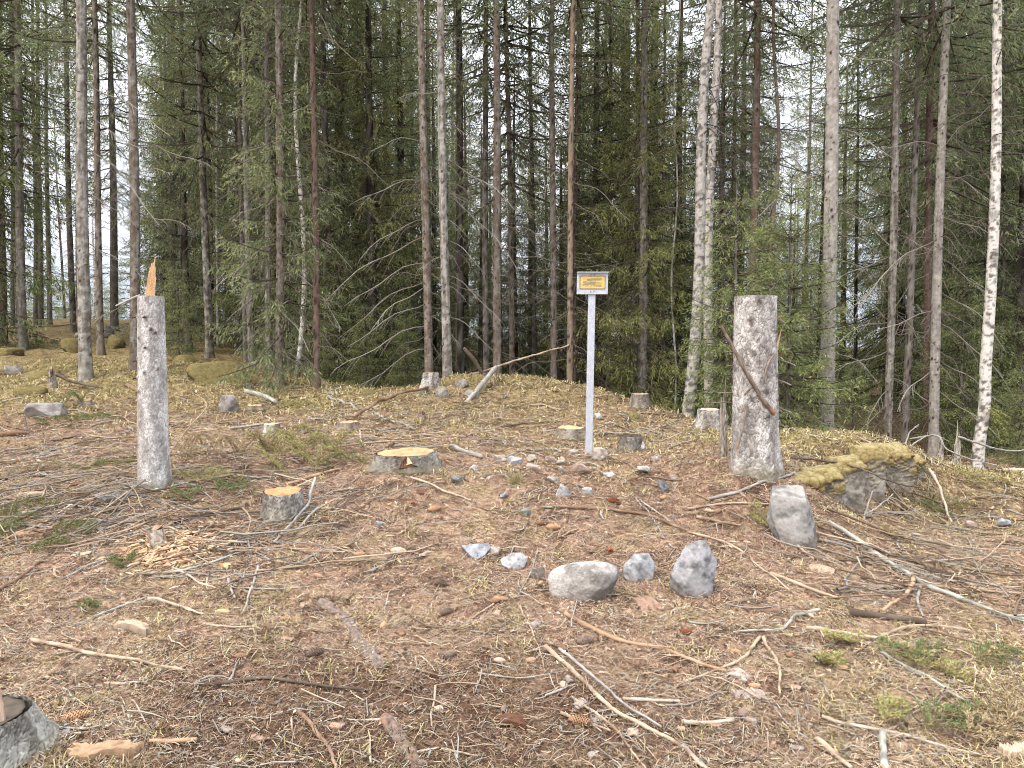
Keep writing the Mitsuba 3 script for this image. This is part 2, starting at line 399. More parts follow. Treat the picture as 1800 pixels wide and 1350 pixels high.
def trunk_mesh(base, top_dx, r0, height, seed, sides=14, dz=.05, zfine=9.0, tone=(112, 102, 94), lich=(160, 157, 150), lichen=.5, kind='spruce', flare=.35, wob=.02, dy=0.0, curve=None):
    g = np.random.default_rng(seed)
    z = np.concatenate([np.arange(-.25, zfine, dz), np.linspace(zfine, height, 14)])
    rr = r0 * np.clip(1 - z / height, .02, 1) ** .75 * (1 + flare * np.exp(-np.maximum(z, 0) / .16))
    th = np.arange(sides) * 2 * np.pi / sides
    Z, A = np.meshgrid(z, th, indexing='ij')
    cx = base[0] + top_dx * Z + wob * np.sin(Z * .55 + seed) + (curve(Z) if curve else 0) - wob * math.sin(seed)
    cy = base[1] + dy * Z + wob * np.cos(Z * .47 + seed)
    q = np.stack([np.cos(A) * 2, np.sin(A) * 2, Z * 1.0], -1)
    so = seed * 11.3 % 50
    n1 = meshkit.fbm(q * [1.6, 1.6, 2.0] + so, 3, 1)
    iso = np.stack([np.cos(A) * r0, np.sin(A) * r0, Z], -1)
    n2 = meshkit.fbm(iso * [13, 13, 11] + so, 3, 2)
    n3 = meshkit.noise(iso * [30, 30, 30] + so, 3) * .6 + meshkit.noise(iso * [20, 20, 36] + so, 4) * .4
    root = 1 + .25 * np.exp(-np.maximum(Z, 0) / .12) * (np.cos(A * 5 + seed) * .5)
    bump = (.05 * (n2 - .5) + .05 * (n3 - .5)) if kind == 'spruce' else .03 * (n2 - .5)
    Rr = np.broadcast_to(rr[:, None], Z.shape) * (1 + bump) * root + (0.004 * (n3 - .5) if kind == 'spruce' else 0)
    v = np.stack([cx + Rr * np.cos(A), cy + Rr * np.sin(A), base[2] + Z], -1)
    c0, c1 = lin(*tone), lin(*lich)
    if kind == 'spruce':
        c = c0 + (c1 - c0) * (np.clip(lichen * sstep(.38, .68, .5 * n1 + .5 * n2) * 1.3, 0, 1))[..., None]
        c = c * (.50 + 1.0 * n3)[..., None]
        # knots of shed branches
        nk = int(height * 9)
        kz, ka = g.uniform(.3, zfine, nk), g.uniform(0, 6.283, nk)
        for a_, b_ in zip(kz, ka):
            near = (np.abs(Z - a_) < max(.014, dz * .6)) & (np.abs((A - b_ + np.pi) % (2 * np.pi) - np.pi) * r0 < max(.016, r0 * 3.3 / sides))
            c[near] = lin(58, 50, 44)
        c = c + (lin(104, 100, 62) - c) * (.5 * np.exp(-np.maximum(Z, 0) / .25) * n1)[..., None]
    else:
        band = sstep(.58, .68, meshkit.fbm(iso * [14, 14, 60] + so, 2, 5))
        scar = sstep(.60, .70, meshkit.fbm(iso * [15, 15, 17] + so + 9, 3, 6) + .14 * np.exp(-np.maximum(Z, 0) / .9) + lichen * .05)
        scar = np.maximum(scar, .55 * sstep(.62, .66, meshkit.fbm(np.stack([np.cos(A) * r0 * 9, np.sin(A) * r0 * 9, Z * 7 + np.cos(A - 4.7) * .8], -1) + so, 2, 8)))
        c = c1 * (.55 + .45 * n2 + .40 * n3 * (.4 + .6 * lichen))[..., None]
        c = c + (c0 - c) * (np.clip(.75 * band * sstep(.4, .6, n1) + .9 * scar, 0, 1))[..., None]
    n, m = v.shape[:2]
    i, j = np.meshgrid(np.arange(n - 1), np.arange(m), indexing='ij')
    qd = np.stack([i * m + j, i * m + (j + 1) % m, (i + 1) * m + (j + 1) % m, (i + 1) * m + j], -1).reshape(-1, 4)
    f = np.vstack([qd[:, [0, 1, 2]], qd[:, [0, 2, 3]]])
    return (v.reshape(-1, 3), f), c.reshape(-1, 3)


def group(key, mesh, color, bsdf):
    scene[key] = {'type': 'shapegroup', 'leafy': mikit.ply(mesh, bsdf, False, color=color)}


# prototypes: crowns of tall spruces that begin high up, crowns to the ground, young trees, dead boughs
CROWNS = {}


def crown_proto(key, *a, **k):
    (v, f, c), (bv, bf, bc) = spruce_crown(*a, **k)
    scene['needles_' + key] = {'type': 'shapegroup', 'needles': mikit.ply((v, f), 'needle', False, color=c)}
    scene['boughs_' + key] = {'type': 'shapegroup', 'boughs': mikit.ply((bv, bf), 'matte', False, color=bc)}


TONES = [(1.0, 1.0, 1.0), (.82, .86, .9), (1.12, 1.05, .85), (.9, .95, .8)]
for i, z0 in enumerate((4.6, 6.8, 9.6)):
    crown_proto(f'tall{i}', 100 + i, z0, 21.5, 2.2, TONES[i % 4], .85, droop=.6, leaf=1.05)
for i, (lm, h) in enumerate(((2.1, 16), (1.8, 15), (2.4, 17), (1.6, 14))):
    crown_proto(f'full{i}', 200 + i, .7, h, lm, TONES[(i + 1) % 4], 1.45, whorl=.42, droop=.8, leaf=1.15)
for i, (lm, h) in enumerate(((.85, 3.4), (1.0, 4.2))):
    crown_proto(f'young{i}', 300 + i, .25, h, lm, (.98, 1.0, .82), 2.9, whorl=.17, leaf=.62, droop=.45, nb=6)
for i, (z0, z1, n) in enumerate(((.6, 7.5, 70), (.8, 9.5, 80), (.5, 6.0, 60))):
    m, c = dead_boughs(400 + i, z0, z1, n, .3, 1.4, .32, 7, .009)
    scene[f'dead_proto{i}'] = {'type': 'shapegroup', 'dead': mikit.ply(m, 'matte', False, color=c)}
m, c = dead_boughs(450, 3, 17, 190, .4, 1.5, .3, 9, .009)
scene['twigs_proto'] = {'type': 'shapegroup', 'dead': mikit.ply(m, 'matte', False, color=c * .8)}


def inst(key, proto, M):
    scene[key] = {'type': 'instance', 'to_world': M, 'g': {'type': 'ref', 'id': proto}}


def frame(base, dx, az, s, sz=None):
    sz = s if sz is None else sz
    return T().translate([float(b) for b in base]) @ T().rotate([0, 1, 0], math.degrees(math.atan(dx))) @ T().rotate([0, 0, 1], az) @ T().scale([s, s, sz])


SPRUCE_BITS = {}


def spruce(label, base, dx, r0, h, seed, crown=None, dead=None, grp=None, s=1.0, detail=True, **kw):
    k = thing('spruce_tree', label, 'tree', grp)
    g = random.Random(seed)
    m, c = trunk_mesh(base, dx, r0, h, seed, **({} if detail else dict(sides=9, dz=.25)), **kw)
    put(k + '__trunk', m, c, smooth=True)
    M = frame(base, dx, g.uniform(0, 360), s)
    if crown:
        inst(k + '__crown', 'needles_' + crown, M)
        inst(k + '__boughs', 'boughs_' + crown, M)
        labels[k + '__crown'] = labels[k + '__boughs'] = {'kind': 'stuff'}
    if dead:
        inst(k + '__dead_twigs', dead, frame(base, dx, g.uniform(0, 360), s))
        labels[k + '__dead_twigs'] = {'kind': 'stuff'}
    return k


def own_limbs(k, base, dx, r0, seed, specs):
    """Dead boughs that can be picked apart, one mesh each: (height, azimuth in degrees, length, slope)."""
    g = np.random.default_rng(seed)
    for z, az, L, a in specs:
        parts = dead_limb(g, math.radians(az), 0, L * .95, a, .006 + .005 * L, 11, 1.0)
        (v, f), c = join(parts)
        v = v + np.array(base) + [dx * z, 0, z]
        put(k + '__dead_bough', (v, f), c)


def tree_line(pt, pb, py, Y):
    """Base and lean of a trunk that stands Y metres off, its foot at pixel column pb and its stem leaving the frame at column pt."""
    b = at(pb, py, Y)
    b[2] = float(H(b[0], b[1]))
    top = at(pt, 0, Y)
    return b, (top[0] - b[0]) / (top[2] - b[2])


GREY, BROWN, RED, DARK, PALE = (112, 104, 96), (112, 96, 82), (106, 82, 72), (84, 78, 70), (138, 132, 126)
# column at the top, column of the foot, foot row, distance, width in pixels, tone, lichen, crown, dead twigs, label
FRONT = [
    (0, 5, 593, 21, 13, BROWN, .3, 'tall0', 'dead_proto0', 'brown spruce trunk cut by the left edge of the picture'),
    (22, 33, 575, 27, 9, DARK, .3, 'tall1', 'dead_proto1', 'thin dark spruce close behind the grey trunk near the left edge'),
    (28, 41, 600, 20, 14, GREY, .6, 'tall0', 'dead_proto2', 'grey spruce trunk second in from the left edge'),
    (18, 23, 575, 30, 7, DARK, .2, None, 'dead_proto1', 'very thin dark spruce between the two leftmost thick trunks'),
    (57, 62, 572, 30, 7, DARK, .2, None, 'dead_proto0', 'thin spruce pole before the pale sky gap, nearer the edge'),
    (66, 71, 570, 31, 9, DARK, .2, 'tall2', 'dead_proto2', 'dark spruce pole standing in the pale sky gap'),
    (80, 87, 566, 32, 8, DARK, .3, None, 'dead_proto1', 'thin spruce pole at the far edge of the pale sky gap'),
    (114, 129, 583, 27, 10, DARK, .2, 'tall2', 'dead_proto0', 'dark straight spruce bordering the sky gap on its inner side'),
    (143, 152, 667, 14, 20, GREY, .95, 'tall2', None, 'thick pale grey spruce with bare trunk on the mossy slope'),
    (163, 178, 628, 18, 11.5, BROWN, .6, 'tall1', 'dead_proto2', 'slim brown grey spruce just behind the thick pale one'),
    (192, 201, 578, 28, 13, DARK, .2, 'tall0', 'dead_proto1', 'dark spruce between the slim brown one and the splintered stump'),
    (229, 237, 660, 14.6, 17, BROWN, .55, 'tall1', None, 'brown grey spruce just left of the splintered high stump'),
    (302, 304, 592, 25, 15, DARK, .3, 'full0', 'dead_proto0', 'dark spruce with green drooping boughs just right of the splintered stump'),
    (350, 369, 632, 18.2, 13, DARK, .6, 'tall0', 'dead_proto2', 'grey spruce behind the big moss covered boulder'),
    (418, 433, 642, 18.5, 8, GREY, .4, 'tall1', 'dead_proto0', 'thinner stem of the close pair of grey spruces'),
    (424, 443, 652, 16.6, 10, GREY, .7, 'tall1', 'dead_proto1', 'nearer stem of the close pair of grey spruces'),
    (464, 472, 656, 16.5, 10, GREY, .5, 'tall2', 'dead_proto2', 'slim spruce just left of the one with many dead boughs'),
    (487, 491, 681, 13.7, 14, BROWN, .45, 'full3', None, 'spruce with a skirt of pale dead boughs down to its foot'),
    (549, 556, 687, 13.4, 11, RED, .1, 'tall1', 'dead_proto0', 'reddish brown spruce trunk standing alone before the dark thicket'),
    (743, 754, 664, 13.9, 14.5, BROWN, .55, 'tall2', None, 'brown grey spruce with long dead boughs behind the small grey stump'),
    (777, 787, 664, 13.5, 15.5, GREY, .95, 'tall2', None, 'palest bare spruce trunk rising behind the mound'),
    (852, 856, 650, 16.5, 11, DARK, .5, 'tall1', 'dead_proto1', 'dark grey spruce close left of the brown one behind the mound'),
    (869, 875, 660, 14.8, 14, BROWN, .4, 'tall2', 'dead_proto2', 'brown spruce behind the leaning log on the mound'),
    (887, 901, 658, 17, 10, BROWN, .3, 'tall0', 'dead_proto0', 'thin brown spruce just right of the leaning log'),
    (932, 939, 655, 20, 8, DARK, .2, 'tall1', 'dead_proto1', 'thin dark spruce over the middle of the mound'),
    (973, 973, 665, 16, 12, BROWN, .45, 'tall2', 'dead_proto2', 'grey brown spruce left of the pale brown stem beside the sign'),
    (1011, 1001, 668, 13.8, 10.5, (134, 112, 92), .2, 'tall1', 'dead_proto0', 'slim pale brown spruce just left of the sign'),
    (1015, 1011, 668, 17, 6, RED, .1, None, 'dead_proto1', 'very thin reddish stem hidden partly by the pale brown spruce'),
    (1072, 1070, 690, 18.5, 8, BROWN, .3, 'tall0', 'dead_proto2', 'thin brown spruce right behind the sign post'),
    (1094, 1092, 690, 21, 8, DARK, .2, None, 'dead_proto0', 'thin dark spruce between the sign and the twin trunks'),
    (1122, 1116, 693, 17.5, 10, DARK, .5, 'full1', 'dead_proto1', 'darker stem of the twin spruces right of the sign'),
    (1136, 1128, 694, 16, 15, GREY, .6, 'full1', 'dead_proto2', 'thicker stem of the twin spruces right of the sign'),
    (1150, 1143, 700, 19, 8, GREY, .5, None, 'dead_proto1', 'thin grey spruce beside the twin stems on their far side'),
    (1169, 1167, 700, 18, 6, BROWN, .2, None, 'dead_proto0', 'very thin brown pole left of the birch pair'),
    (1292, 1285, 705, 19, 8, RED, .1, 'tall0', 'dead_proto2', 'thin dark reddish spruce between the birches and the high stump'),
    (1328, 1321, 715, 14, 14.5, RED, .25, 'tall1', 'dead_proto1', 'reddish spruce rising straight behind the thick high stump'),
    (1461, 1453, 762, 11.2, 24.5, PALE, .8, 'tall2', None, 'thickest light grey spruce right of the thick high stump'),
    (1580, 1560, 776, 12.8, 13, GREY, .7, 'tall1', None, 'spruce with a crooked skirt of dead twigs behind the moss ledge'),
    (1623, 1589, 787, 13.6, 12, GREY, .5, 'tall2', 'dead_proto0', 'leaning grey spruce right behind the far end of the moss ledge'),
    (1640, 1628, 806, 14.2, 13, RED, .1, 'tall0', 'dead_proto2', 'dark reddish spruce half hidden behind a pale grey trunk'),
    (1664, 1639, 812, 12.0, 16, PALE, .7, 'tall1', None, 'pale grey leaning spruce between the moss ledge and the single birch'),
    (1764, 1762, 815, 14.5, 6.5, DARK, .2, None, 'dead_proto1', 'thin dark spruce pole right of the single birch'),
]
OWN = {8: [(3.2, 10, .9, -.1), (4.1, -20, 1.6, -.45), (4.6, 0, 1.3, -.5), (5.2, -10, 1.7, -.45), (3.6, 200, .8, .1), (5.6, 170, .9, .1), (2.4, 20, .7, -.4)],
       11: [(1.3, 200, .9, -.3), (2.9, 5, 1.1, -.1), (4.2, 10, 1.5, -.1), (3.7, 0, .9, .0), (1.9, -30, .6, -.4)],
       17: [(.9, 0, .9, -.7), (1.2, 190, .8, -.6), (1.6, 20, 1.1, -.8), (1.9, 175, .9, -.6), (2.2, -10, 1.2, -.5), (2.5, 200, 1.1, -.5), (2.9, 5, 1.3, -.25), (3.2, 185, .9, -.2), (3.6, 0, 1.2, .05), (.6, 170, .6, -.8), (.7, 15, .8, -.7), (1.4, -40, .9, -.6), (4.2, 180, 1.0, -.1)],
       19: [(.7, 175, 1.5, -.35), (1.1, 185, 1.7, -.3), (1.5, 170, 1.4, -.3), (1.9, 180, 1.6, -.35), (2.2, 190, 1.5, -.25), (2.6, 175, 1.7, -.2), (2.9, 185, 1.2, -.05), (3.6, 180, 1.3, .05), (4.3, 190, 1.0, .2), (2.0, 0, .7, -.4), (3.1, 5, .8, -.3), (1.3, -15, .6, -.5), (1.75, 215, 1.2, -.3)],
       20: [(1.2, 0, .8, -.3), (1.9, 10, 1.0, -.5), (2.5, -10, .7, -.4), (3.2, 0, 1.3, -.45), (3.8, 5, 1.2, -.3), (4.4, 0, .9, -.2), (2.2, 180, .5, -.2), (4.9, 180, .8, .2)],
       36: [(1.0, 200, .9, -.3), (1.6, 10, .9, -.2), (2.1, 190, 1.0, -.3), (2.6, -10, .8, -.5), (3.1, 170, .8, -.3), (3.6, 5, 1.0, -.2), (4.1, 180, 1.1, -.2), (4.7, 0, .9, -.1), (5.2, 190, .9, .2), (.6, -15, .6, -.5), (5.7, 0, 1.0, 0)],
       37: [(.8, 190, .9, -.4), (1.3, 0, .8, -.5), (1.7, 175, 1.2, -.2), (2.2, 180, 1.3, -.15), (2.7, 190, 1.1, -.2), (3.2, 170, 1.2, -.1), (2.4, 20, .8, -.5), (3.6, 10, .9, -.2), (4.2, 185, 1.0, .1), (1.1, 210, .8, -.5), (3.0, 215, 1.1, -.3)],
       40: [(1.1, 0, .9, -.6), (1.6, 10, 1.2, -.5), (2.1, -10, 1.3, -.4), (2.6, 0, 1.2, -.3), (3.1, 15, 1.0, -.3), (3.7, -5, 1.1, -.1), (4.3, 0, 1.0, 0), (1.4, 190, .9, -.3), (2.3, 180, 1.0, -.2), (3.4, 185, 1.2, -.3), (4.8, 175, .9, .1)]}
for i, (pt, pb, py, Y, w, tone, lic, cr, dd, lab) in enumerate(FRONT):
    b, dx = tree_line(pt, pb, py, Y)
    r0 = w / FPX * Y / 2 * 1.06
    h = 20 + (i * 7 % 5)
    k = spruce(lab, b, dx, r0, h, 1000 + i, cr, dd, tone=tone, lichen=lic, s=(.95 + .03 * (i % 4)) if cr and cr.startswith('tall') else .8,
               sides=32 if w > 12 else 13, dz=.023 if w > 12 else .06)
    if i in OWN:
        own_limbs(k, b, dx, r0, 2000 + i, OWN[i])
        inst(k + '__dead_twigs', 'dead_proto2', frame(b, dx, i * 50, .62, 1.0))
        labels[k + '__dead_twigs'] = {'kind': 'stuff'}


def birch(label, pt, pb, py, Y, w, seed, curve=None, sides=28, lichen=.5, h=17, twigs=True, white=(205, 200, 194)):
    k = thing('birch_tree', label, 'tree')
    b, dx = tree_line(pt, pb, py, Y)
    m, c = trunk_mesh(b, dx, w / FPX * Y / 2, h, seed, sides, (.02 if w > 10 else .06), tone=(92, 88, 84), lich=white, lichen=lichen, kind='birch', flare=.2, wob=.015, curve=curve)
    put(k + '__trunk', m, c, smooth=True)
    if twigs:
        inst(k + '__twigs', 'twigs_proto', frame(b, dx, seed * 37, 1.0))
        labels[k + '__twigs'] = {'kind': 'stuff'}
    return k, b, dx


birch('grey birch, nearer and more leaning of the pair, right of the sign', 1250, 1207, 731, 12.2, 21, 61, lambda z: .06 * np.sin(z * .9), lichen=.9, white=(172, 168, 162))
birch('straighter birch of the pair, with black bark patches', 1257, 1242, 716, 12.9, 17, 62, lambda z: .05 * np.sin(z * .8 + 2), lichen=1.0, white=(188, 182, 176))
k, BB, BDX = birch('white birch with a curved foot at the edge of the clearing', 1754, 1718, 826, 11.0, 20, 63, lambda z: .07 * np.sin(np.pi * np.clip(z, 0, 6.2) / 6.2) + .03 * np.exp(-((z - .9) / .35) ** 2), lichen=.3, white=(214, 210, 204))
birch('thin crooked birch behind the spruce with the dead skirt', 536, 521, 668, 16, 9, 64, lambda z: .12 * np.sin(z * .8), 10, lichen=.8)
birch('very thin white birch deep behind the grey spruces', 382, 384, 620, 22, 6, 65, None, 8, lichen=.5, twigs=False)
birch('hair thin white birch left of the birch pair', 1190, 1184, 705, 16, 4, 66, lambda z: .05 * np.sin(z * 1.7), 7, lichen=.3, twigs=False)
birch('thin dead crooked stem right behind the thick high stump', 1363, 1358, 720, 14, 8, 67, lambda z: .06 * np.sin(z * 1.5), 9, lichen=1.2, white=(138, 122, 106))
for i, (px, Y) in enumerate(((140, 45), (165, 50), (820, 40), (1415, 42), (1432, 46), (1395, 52), (1300, 48), (1000, 44), (410, 36))):
    k, _, _ = birch('distant slim birch stem seen between the spruces', px + 4, px, 600, Y, 4.5, 70 + i, lambda z: .08 * np.sin(z * .7), 7, twigs=i % 2 == 0)
    labels[k]['group'] = 'distant birches in the wood'

# full crowned spruces of the thicket: column, distance, height scale, which crown
FULL = [(600, 19, 1.05, 0), (655, 18, .9, 1), (540, 21, 1.1, 2), (705, 21, 1.0, 3), (480, 25, 1.15, 0), (428, 23, 1.0, 1), (640, 26, 1.25, 2), (762, 24, .72, 3), (818, 25, .62, 1),
        (905, 23, .6, 0), (958, 27, .66, 2), (1048, 20, .95, 1), (1098, 23, 1.1, 0), (1150, 21, .95, 3), (1192, 20, .85, 2), (1062, 27, 1.15, 2), (1268, 18, .72, 3), (1300, 23, .9, 0),
        (1562, 25, 1.1, 2), (1690, 18, .85, 3), (1735, 15.5, .75, 2), (1795, 14.5, .8, 0), (1850, 16, .9, 1), (1655, 24, 1.0, 0),
        (330, 20, .8, 3), (300, 26, 1.0, 1), (-40, 20, 1.1, 2), (362, 27, 1.05, 2), (402, 31, 1.15, 0),
        (860, 30, .75, 3), (1010, 31, .8, 0), (930, 36, .85, 1), (780, 33, .9, 2), (700, 31, 1.2, 1), (560, 30, 1.25, 3), (500, 33, 1.2, 2), (450, 38, 1.2, 1), (1130, 33, 1.2, 1),
        (1230, 29, 1.0, 0), (1350, 31, .7, 2), (1480, 28, 1.05, 1), (1440, 22, .62, 3), (1720, 26, 1.1, 1), (1780, 24, 1.1, 2), (1640, 34, 1.2, 3), (1890, 21, 1.1, 3), (610, 38, 1.3, 0), (1200, 40, 1.2, 2), (1550, 38, 1.2, 0),
        (745, 28, .62, 1), (790, 27, .60, 3), (845, 22, .50, 1), (880, 27, .58, 2), (935, 24, .52, 0), (985, 22, .55, 3), (1025, 25, .60, 2), (800, 37, .70, 0), (900, 40, .72, 1), (960, 34, .68, 3), (1000, 38, .75, 0), (850, 46, .8, 2),
        (1395, 24, .40, 3), (1425, 28, .45, 1), (1385, 34, .55, 0), (1450, 34, .6, 2), (1410, 44, .62, 1), (575, 17.5, .8, 3), (630, 21.5, 1.0, 1), (680, 24, 1.05, 0), (725, 27, .95, 2), (520, 27, 1.15, 0), (330, 33, 1.1, 0), (1610, 27, 1.1, 1), (1675, 21, .95, 2), (1760, 19, .95, 3), (1825, 19, 1.0, 2)]
SHORT = {8: 'thick pale grey spruce on the slope', 11: 'brown grey spruce by the splintered stump', 13: 'grey spruce behind the mossy boulder', 15: 'close pair of grey spruces', 17: 'spruce with the dead skirt', 18: 'lone reddish spruce', 19: 'spruce with long dead boughs',
         20: 'palest bare spruce', 22: 'brown spruce behind the leaning log', 25: 'grey brown spruce left of the sign', 26: 'slim pale brown spruce', 31: 'twin spruces', 35: 'reddish spruce at the high stump', 36: 'thickest light grey spruce', 37: 'spruce with crooked dead skirt', 40: 'pale leaning spruce', 2: 'grey spruce second from the edge', 7: 'straight spruce at the sky gap'}
ORDER = ['first', 'second', 'third', 'fourth', 'fifth', 'sixth', 'seventh', 'eighth', 'ninth', 'tenth', 'eleventh', 'twelfth', 'thirteenth', 'fourteenth']
COUNT = {}


def behind(px, kind):
    # names a tree of the wood by the marked tree it stands nearest to and its turn behind it
    j = min(SHORT, key=lambda q: abs((FRONT[q][0] + FRONT[q][1]) / 2 - px))
    n = COUNT[kind, j] = COUNT.get((kind, j), -1) + 1
    return f'{kind}, {ORDER[n]} back from the {SHORT[j]}'


FULL = sorted([(px, Y, s * (.8 if Y > 25.5 else 1), q) for px, Y, s, q in FULL], key=lambda q: q[1])
for i, (px, Y, s, q) in enumerate(FULL):
    b = at(px, 640, Y)
    b[2] = float(H(b[0], b[1]))
    h = (16, 15, 17, 14)[q] * s
    k = spruce(behind(px, 'dense green spruce'), b, 0.0, .05 + .006 * h, h, 3000 + i, f'full{q}', 'dead_proto%d' % (i % 3) if i % 2 == 0 else None, 'dense spruces of the thicket', s, False, tone=DARK, lichen=.3)

# the wood behind: bare stemmed spruces, one tree each
rng = np.random.default_rng(77)
SLIM = []
spots = [at(f[1], 640, f[3])[:2] for f in FRONT] + [at(f[0], 640, f[1])[:2] for f in FULL]
made = 0
while made < 62:
    Y = rng.uniform(18, 62)
    X = rng.uniform(-1, 1) * (.74 * Y + 2)
    px = X / Y * FPX + 900
    if any(math.hypot(X - a, Y - b) < .9 for a, b in spots) or (-20 < px < 260 and rng.random() < .55) or (1385 < px < 1440 and rng.random() < .7):
        continue
    spots.append((X, Y))
    gap = 0 < px < 240
    SLIM.append((Y, X, px, rng.uniform(17, 22), None if (gap and rng.random() < .6) else f'tall{int(rng.integers(0, 3))}', rng.normal(0, .012), rng.uniform(.06, .12), rng.uniform(.85, 1.05)))
    made += 1
for i, (Y, X, px, h, cr, ln, r0, s) in enumerate(sorted(SLIM, key=lambda q: q[0])):
    spruce(behind(px, 'slim bare spruce stem'), (X, Y, float(H(X, Y))), ln, r0, h, 4000 + i, cr, 'dead_proto%d' % (i % 3) if Y < 45 else None,
           'slim spruces in the shaded wood', s, False, tone=[DARK, BROWN, GREY][i % 3], lichen=.35)

# young trees
YOUNG = [(1290, 10.2, .95, 0, 'young green spruce left behind the thick high stump'), (1385, 10.6, .92, 1, 'young bright green spruce right behind the thick high stump'),
         (1345, 12.5, 1.1, 0, 'taller young spruce directly behind the thick high stump'), (642, 15.6, .52, 0, 'small young spruce at the edge of the thicket left of the grey stump'),
         (715, 15.2, .45, 1, 'small bushy spruce just left of the brown spruce with long boughs'), (690, 17.5, .8, 0, 'young spruce in the dark thicket behind the small bushy one'),
         (1500, 11.5, .36, 1, 'low spruce bush behind the middle of the moss ledge'), (1795, 11.8, .45, 0, 'low spruce bush cut by the right edge of the picture'),
         (598, 17, .7, 1, 'young spruce behind the broken grey stump'), (315, 17.0, .62, 0, 'young drooping spruce just right of the splintered stump'),
         (1690, 13.5, .8, 1, 'young spruce between the pale leaning spruce and the white birch'), (1740, 14.2, .9, 0, 'young spruce behind the curved white birch')]
for px, Y, s, q, lab in YOUNG:
    b = at(px, 690, Y)
    b[2] = float(H(b[0], b[1]))
    k = thing('young_spruce', lab, 'tree')
    m, c = trunk_mesh(b, 0, .03 * s + .01, (3.4, 4.2)[q] * s, 7, 7, .1, zfine=(3, 3.8)[q] * s, tone=DARK, lichen=.3, wob=.005)
    put(k + '__trunk', m, c, smooth=True)
    M = frame(b, 0, px, s)
    inst(k + '__crown', f'needles_young{q}', M)
    inst(k + '__boughs', f'boughs_young{q}', M)
    labels[k + '__crown'] = labels[k + '__boughs'] = {'kind': 'stuff'}
for i in range(14):
    px, Y = (-30 + i * 23, 58 + (i * 7) % 15)
    b = at(px, 600, Y)
    b[2] = float(H(b[0], b[1]))
    k = thing('young_spruce', 'distant young spruce in the bright gap beyond the wood', 'tree', 'distant young spruces beyond the wood')
    M = frame(b, 0, i * 77, 1.1 + .2 * (i % 3))
    inst(k + '__crown', f'needles_young{i % 2}', M)
    inst(k + '__boughs', f'boughs_young{i % 2}', M)

# ------------------------------------------------------------------ stumps
WOOD_CUT = lin(226, 178, 112)


def cut_disc(center, r, seed, tint, tilt=(0, 0), n=40, rings=9, shape=None, rough=.004):
    """A sawn end: a disc with growth rings and slight saw ridges."""
    g = np.random.default_rng(seed)
    th = np.arange(n) * 2 * np.pi / n
    rr = np.concatenate([np.linspace(0.04, .92, rings), [1.0]])
    R, A = np.meshgrid(rr, th, indexing='ij')
    sh = shape(A) if shape else 1.0
    x, y = R * r * sh * np.cos(A), R * r * sh * np.sin(A)
    z = tilt[0] * x + tilt[1] * y + rough * np.sin(x * 90 + seed) * R + rough * (meshkit.noise(np.stack([x * 40, y * 40, 0 * x], -1), seed) - .5) * 2
    v = np.stack([x, y, z], -1) + center
    c0 = np.asarray(tint)
    ring = meshkit.noise(np.stack([R * 14, A * .3, 0 * A], -1), seed + 1)
    c0 = c0 * .66
    crack = sstep(.66, .72, meshkit.noise(np.stack([A * 2.2, R * .6, 0 * A + seed], -1), seed + 5)) * sstep(.15, .5, R)
    c = c0 * (.70 + .5 * ring - .22 * crack)[..., None] * (.92 + .16 * meshkit.noise(np.stack([x * 30, y * 30, 0 * x + 3], -1), seed + 2))[..., None]
    c[-1] = c0 * .45
    m = n
    i, j = np.meshgrid(np.arange(len(rr) - 1), np.arange(m), indexing='ij')
    q = np.stack([i * m + j, i * m + (j + 1) % m, (i + 1) * m + (j + 1) % m, (i + 1) * m + j], -1).reshape(-1, 4)
    f = np.vstack([q[:, [0, 2, 1]], q[:, [0, 3, 2]]])
    k = v.size // 3
    v = np.vstack([v.reshape(-1, 3), [np.array(center)]])
    f = np.vstack([f, np.stack([np.arange(m), (np.arange(m) + 1) % m, np.full(m, k)], 1)])
    return (v, f), np.vstack([c.reshape(-1, 3), [c0 * .9]])


